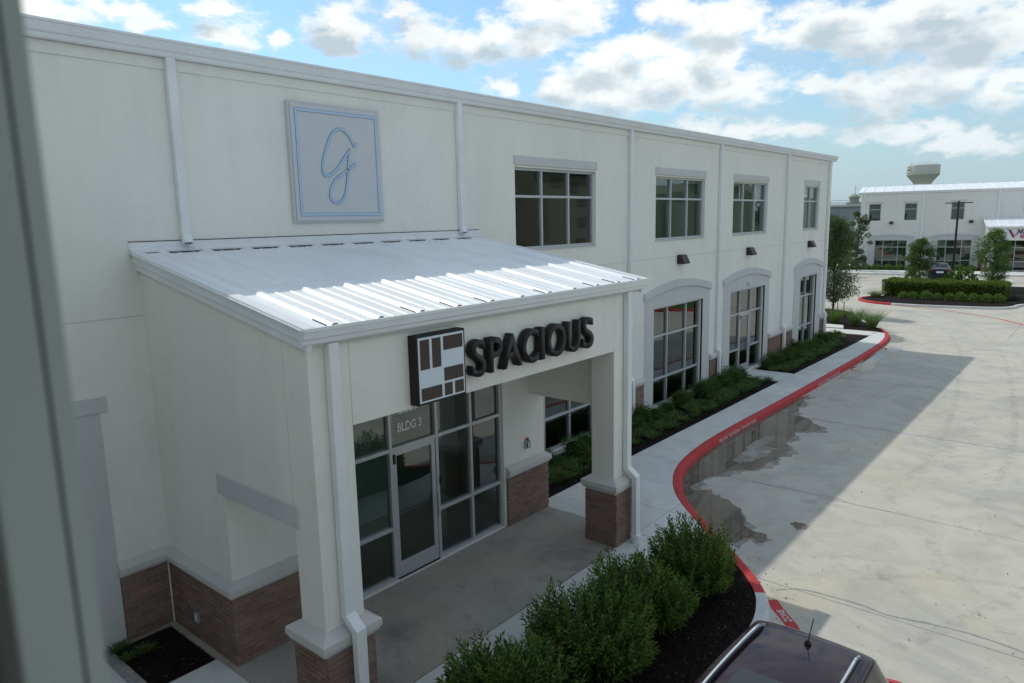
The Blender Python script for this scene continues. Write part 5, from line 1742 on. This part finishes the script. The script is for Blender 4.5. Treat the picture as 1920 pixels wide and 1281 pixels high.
# ------------------------------------------------------------------ cars
def car(name, label, loc, rz, paint, stations, suv):
    """body lofted from cross sections (y from tail to nose), split into panels and glass"""
    t = thing(name, label, 'car', loc, rz)
    # station: y, zb, w, zbelt, wbelt, zroof, wroof
    st = np.array(stations)
    ys = np.linspace(0, len(st) - 1, (len(st) - 1) * 5 + 1)
    def interp(c):
        o = []
        v = st[:, c]
        n = len(v)
        for q in ys:
            i = min(int(q), n - 2); f = q - i
            p0 = v[max(i - 1, 0)]; p1 = v[i]; p2 = v[i + 1]; p3 = v[min(i + 2, n - 1)]
            a = .5 * (2 * p1 + (-p0 + p2) * f + (2 * p0 - 5 * p1 + 4 * p2 - p3) * f * f + (-p0 + 3 * p1 - 3 * p2 + p3) * f ** 3)
            o.append(min(max(a, min(p1, p2) - .012), max(p1, p2) + .012))
        return np.array(o)
    Y, ZB, WD, ZL, WL, ZR, WR = [interp(c) for c in range(7)]
    rings = []
    for i in range(len(Y)):
        zb, wd, zl, wl, zr, wr = ZB[i], WD[i], ZL[i], WL[i], ZR[i], WR[i]
        zm = zb + (zl - zb) * .55
        half = [(0, zb), (wd * .82, zb), (wd * .97, zb + .06), (wd, zm), (wd * .995, zl - .12), (wl, zl - .01), (wl - .012, zl + .015)]
        top = [(wl + (wr - wl) * f - .015 * math.sin(math.pi * f) * -1, zl + .015 + (zr - .045 - zl) * f) for f in (.25, .5, .75, .95)]
        roof = [(wr, zr - .022), (wr * .93, zr - .006), (wr * .75, zr + .008), (wr * .4, zr + .02), (0, zr + .024)]
        h = half + top + roof
        rings.append([(x, z) for x, z in h] + [(-x, z) for x, z in h[-2:0:-1]])
    nr = len(rings[0]); nh = 16
    grp = {}
    def fclass(i, k):
        y = (Y[i] + Y[i + 1]) / 2
        kk = k if k < nh - 1 else nr - 1 - k
        gh = ZR[i] - ZL[i] > .2 and ZR[i + 1] - ZL[i + 1] > .2
        if gh and 6 <= kk <= 9:
            for (a, b) in suv['side']:
                if a < y < b:
                    return 'side_window'
        if suv['rear'][0] < y < suv['rear'][1] and kk >= 11:
            return 'rear_window'
        if suv['front'][0] < y < suv['front'][1] and kk >= 11:
            return 'windscreen'
        return 'body'
    V = [[(x, Y[i], z) for x, z in rings[i]] for i in range(len(Y))]
    for i in range(len(Y) - 1):
        for k in range(nr):
            c = fclass(i, k)
            k2 = (k + 1) % nr
            m = grp.setdefault(c + ('_l' if c == 'side_window' and k < nh - 1 else ''), MB())
            m.add([V[i][k], V[i + 1][k], V[i + 1][k2], V[i][k2]], [(0, 1, 2, 3)])
    m = grp['body']
    m.add(V[0], [tuple(range(nr))]); m.add(V[-1], [tuple(range(nr - 1, -1, -1))])
    for c, m in grp.items():
        me = m.mesh(c.replace('_l', ''), paint if c == 'body' else 'car_glass', fix=False)
        bm = bmesh.new(); bm.from_mesh(me)
        bmesh.ops.remove_doubles(bm, verts=bm.verts, dist=1e-4)
        bmesh.ops.recalc_face_normals(bm, faces=bm.faces)
        bm.to_mesh(me); bm.free()
        me.shade_smooth(); me.set_sharp_from_angle(angle=R(50))
        obj(c.replace('_l', ''), me, t)
    for y in suv['axles']:
        for sg in (-1, 1):
            x = sg * (max(WD) - .10)
            tr_ = obj('wheel', MB().sweep([(-.11, -.06), (-.11, .03), (-.08, .06), (.08, .06), (.11, .03), (.11, -.06)], [(x, y + .27 * math.cos(a), .33 + .27 * math.sin(a)) for a in np.linspace(0, 2 * math.pi, 29)[:-1]], up=(1, 0, 0), closed=True).mesh('wheel', 'rubber', smooth=40), t)
            rm = MB()
            for q in range(5):
                a = 2 * math.pi * q / 5
                rm.tube([(x + sg * .09, y, .33), (x + sg * .1, y + .2 * math.cos(a), .33 + .2 * math.sin(a))], [.03, .022], 6)
            rm.tube([(x - sg * .03, y, .33), (x + sg * .11, y, .33)], .05, 10)
            rm.build('rim', 'galvanised', tr_, fix=False)
    return t


SUVS = [(0.0, .40, .62, .86, .58, .94, .52), (.06, .32, .78, .98, .72, 1.08, .60), (.20, .27, .855, 1.06, .80, 1.18, .60), (.40, .24, .875, 1.09, .83, 1.38, .575), (.58, .23, .88, 1.09, .835, 1.60, .555), (.72, .22, .885, 1.08, .84, 1.695, .56), (.95, .22, .885, 1.07, .84, 1.72, .57), (1.4, .2, .885, 1.05, .84, 1.745, .58), (2.0, .19, .885, 1.03, .84, 1.75, .585), (2.6, .19, .885, 1.01, .84, 1.72, .585), (2.98, .19, .885, 1.0, .835, 1.62, .57), (3.28, .19, .885, .995, .83, 1.38, .585), (3.55, .2, .88, .99, .82, 1.12, .64), (3.85, .21, .875, .96, .78, 1.03, .66), (4.2, .23, .86, .90, .75, .96, .61), (4.5, .28, .79, .78, .67, .84, .54), (4.62, .36, .68, .66, .58, .70, .48)]
suv = car('parked_car', 'dark purple car with silver roof rails parked by the shrub bed', (8.18, 3.36, DZ), math.pi, 'car_purple', SUVS, dict(side=((.62, 1.40), (1.47, 2.22), (2.29, 3.08)), rear=(.22, .62), front=(2.99, 3.52), axles=(.92, 3.66)))
zt = lambda y: float(np.interp(y, [s[0] for s in SUVS], [s[5] for s in SUVS]))
wt_ = lambda y: float(np.interp(y, [s[0] for s in SUVS], [s[6] for s in SUVS]))
for sg in (-1, 1):
    pth = [(sg * (wt_(y) - .115), y, zt(y) + .055 + (0 if .95 < y < 2.6 else -.04)) for y in (.82, .98, 1.3, 1.7, 2.1, 2.5, 2.72)]
    pp_ = [tuple(p) for p in cr(pth, 4)]
    MB().sweep([(-.015, -.010), (.015, -.010), (.010, .012), (-.010, .012)], pp_).build('roof_rail', 'chrome', suv, smooth=40)
    MB().sweep([(-.013, -.06), (.013, -.06), (.012, -.0125), (-.012, -.0125)], pp_).build('rail_base', 'dark_gasket', suv, smooth=40)
    tl = [(sg * x, y, z) for x, y, z in ((.50, .02, 1.02), (.66, .055, 1.06), (.775, .14, 1.09), (.845, .30, 1.11))]
    MB().sweep([(-.03, -.06), (.03, -.06), (.03, .06), (-.03, .06)], [tuple(p) for p in cr(tl, 5)]).build('tail_light', 'tail_red', suv, smooth=50)
    q = [(sg * .842, .72, 1.11), (sg * .77, .66, 1.30), (sg * .665, .82, 1.53), (sg * .645, 1.36, 1.56), (sg * .842, 1.40, 1.10)]
    MB().tube([tuple(p) for p in cr([Vector(x) for x in q], 5, closed=True)] + [q[0]], .011, 6).build('window_trim', 'chrome', suv, smooth=50, fix=False)
    hl_ = [(sg * x, y, z) for x, y, z in ((.58, 4.54, .76), (.74, 4.43, .82), (.83, 4.18, .87))]
    MB().sweep([(-.02, -.05), (.02, -.05), (.02, .05), (-.02, .05)], [tuple(p) for p in cr(hl_, 4)]).build('headlight', 'lamp_clear', suv, smooth=50)
    MB().lathe([(.0, -.09), (.10, -.06), (.11, 0), (.09, .07), (0, .09)], 12, (sg * .97, 3.0, 1.06)).build('side_mirror', 'car_purple', suv, smooth=60)
MB().box(-.33, .33, 1.72, 2.5, zt(1.9) + .012, zt(1.9) + .034).build('sunroof', 'car_glass', suv, bevel=.02)
MB().lathe([(.035, 0), (.032, .022), (.014, .05)], 14, (-.02, .95, zt(.95) + .02)).build('aerial_base', 'car_purple', suv, smooth=50)
MB().tube([(-.02, .95, zt(.95) + .06), (-.03, .84, zt(.95) + .25)], [.0065, .005], 6).build('aerial', 'dark_gasket', suv, fix=False)
MB().box(-.25, .25, -.012, .005, .62, .74).build('number_plate', 'plate_white', suv)

SED = [(0.0, .36, .74, .80, .70, .88, .62), (.06, .28, .86, .92, .80, 1.0, .68), (.25, .24, .90, .96, .84, 1.04, .68), (.55, .22, .91, .97, .85, 1.06, .66), (.9, .2, .91, .97, .85, 1.22, .62), (1.35, .2, .91, .97, .85, 1.42, .58), (1.9, .19, .91, .95, .85, 1.46, .58), (2.5, .19, .91, .94, .85, 1.42, .58), (2.9, .19, .91, .93, .845, 1.22, .60), (3.3, .2, .905, .93, .83, 1.0, .68), (4.0, .23, .88, .86, .76, .90, .62), (4.5, .3, .78, .70, .66, .76, .52), (4.62, .38, .66, .6, .56, .64, .46)]
cp = fw(9.8, 13.5)
sed = car('parked_car', 'dark blue sedan with red tail lights parked facing the far office', (-1.20, 64.8, DZ), FRZ, 'car_navy', SED, dict(side=((.95, 1.7), (1.8, 2.7)), rear=(.66, 1.3), front=(2.55, 3.2), axles=(.9, 3.6)))
for sg in (-1, 1):
    tl = [(sg * x, y, z) for x, y, z in ((.48, .03, .84), (.70, .05, .86), (.84, .13, .88), (.90, .34, .90))]
    MB().sweep([(-.03, -.09), (.03, -.09), (.03, .09), (-.03, .09)], [tuple(p) for p in cr(tl, 4)]).build('tail_light', 'tail_red', sed, smooth=50)
    MB().lathe([(.0, -.09), (.11, -.06), (.12, 0), (.1, .07), (0, .09)], 10, (sg * 1.0, 2.75, 1.02)).build('side_mirror', 'car_navy', sed, smooth=60)
MB().box(-.26, .26, -.02, .02, .70, .84).build('number_plate', 'plate_white', sed)

# ------------------------------------------------------------------ the office the photo was taken from: window frame at the left edge
nb = thing('neighbour_office', 'pale window frame of the neighbouring office along the left edge of the photo', 'office building', (10.15, -4.05, -.3))
wx0, wx1, wz0, wz1 = -.62, 2.4, 4.9, 6.9
holed_wall(-9.2, 12, 0, 8.2, [(wx0, wx1, wz0, wz1)], -.30, -.012).build('wall', 'stucco', nb)  # unseen left stretch lengthened to keep sky light off the porch corner
MB().box(-9.2, -9.0, -14, -.301, 0, 8.2).build('wall', 'stucco', nb)
MB().box(11.8, 12, -14, -.301, 0, 8.2).build('wall', 'stucco', nb)
MB().box(-9.2, 12, -14.2, -14.001, 0, 8.2).build('wall', 'stucco', nb)
MB().box(-9.4, 12.2, -14.4, .1, 8.21, 8.35).build('roof', 'roof_metal', nb)
MB().box(-6.59, 11.79, -13.9, -.302, 4.0, 4.1).build('upper_floor', 'interior_floor', nb)
MB().box(-6.59, 11.79, -13.9, -.302, 7.3, 7.36).build('ceiling', 'interior_paint', nb)
wf = MB()
wf.box(wx0, wx0 + .07, -.033, .006, wz0, wz1); wf.box(wx1 - .07, wx1, -.033, .006, wz0, wz1)
wf.box(wx0 + .07, wx1 - .07, -.033, .006, wz0, wz0 + .05); wf.box(wx0 + .07, wx1 - .07, -.033, .006, wz1 - .05, wz1)
wfo = wf.build('window_frame', 'frame_grey', nb, bevel=.003)
MB().box(wx0, wx0 + .0705, .0061, .0072, wz0, wz1).build('gasket', 'dark_gasket', wfo)
MB().box(wx0, wx0 + .07, .0073, .020, wz0, wz1).build('outer_stop', 'frame_grey', wfo)

# ------------------------------------------------------------------ what stands across the drive and shows in the panes
ap = thing('apartment_block', 'tan four-storey apartment block across the road, seen in the window reflections', 'apartment block', (62, 66, -.5), -.95)
MB().box(-30, 30, 0, 16, 0, 12.5).build('wall', 'tan_wall', ap)
for k in range(5):
    MB().box(-28 + 13 * k, -23 + 13 * k, -1.6, -.001, 0, 13.2).build('bay', 'brown_wall', ap)
MB().prism([(-.9, 12.6), (8, 15.6), (16.9, 12.6)], -30.8, 30.8, 'x').build('roof', 'brown_wall', ap)
wmesh = MB().box(-.7, .7, -.06, .0, 0, 1.5).mesh('window', 'brown_wall')
for f in range(4):
    for k in range(14):
        if (k % 3) == 0:
            continue
        obj('window', wmesh, ap, loc=(-27.6 + 4.25 * k, -.002 if not any(-28 + 13 * q - .7 < -27.6 + 4.25 * k < -23 + 13 * q + .7 for q in range(5)) else -1.602, 1.1 + 3.0 * f))
ap2 = copy_tree(ap)
ap2.location = (84, 150, -.5); ap2.rotation_euler = (0, 0, -.72)
ap2['label'] = 'second apartment block farther up the road, seen in the window reflections'
n = 9000
P_ = np.stack([RNG.uniform(95, 125, n), RNG.uniform(-60, 420, n), RNG.uniform(-.5, 1, n)], 1)
P_[:, 2] = np.abs(P_[:, 2]) * (7 + 2.5 * np.sin(P_[:, 1] * .21) + 1.5 * np.sin(P_[:, 1] * .57))
obj('treeline', leaf_mesh('treeline', P_, RNG.normal(size=(n, 3)), RNG.uniform(1.2, 2.4, n), 1.3, 'leaf_oak'), kind='stuff')
tree('roadside_tree', 'round street tree on the lawn across the drive, seen in the panes', (17, 41, -.1), 5.5, (2.2, 2.2), 1.4, 'leaf_elm', 4000, .16, .1, 'trees across the drive', 41, clusters=50)
tree('roadside_tree', 'tall street tree by the apartment block, seen in the panes', (33, 41, -.1), 7.0, (2.6, 2.6), 1.6, 'leaf_oak', 4000, .18, .12, 'trees across the drive', 42, clusters=50)
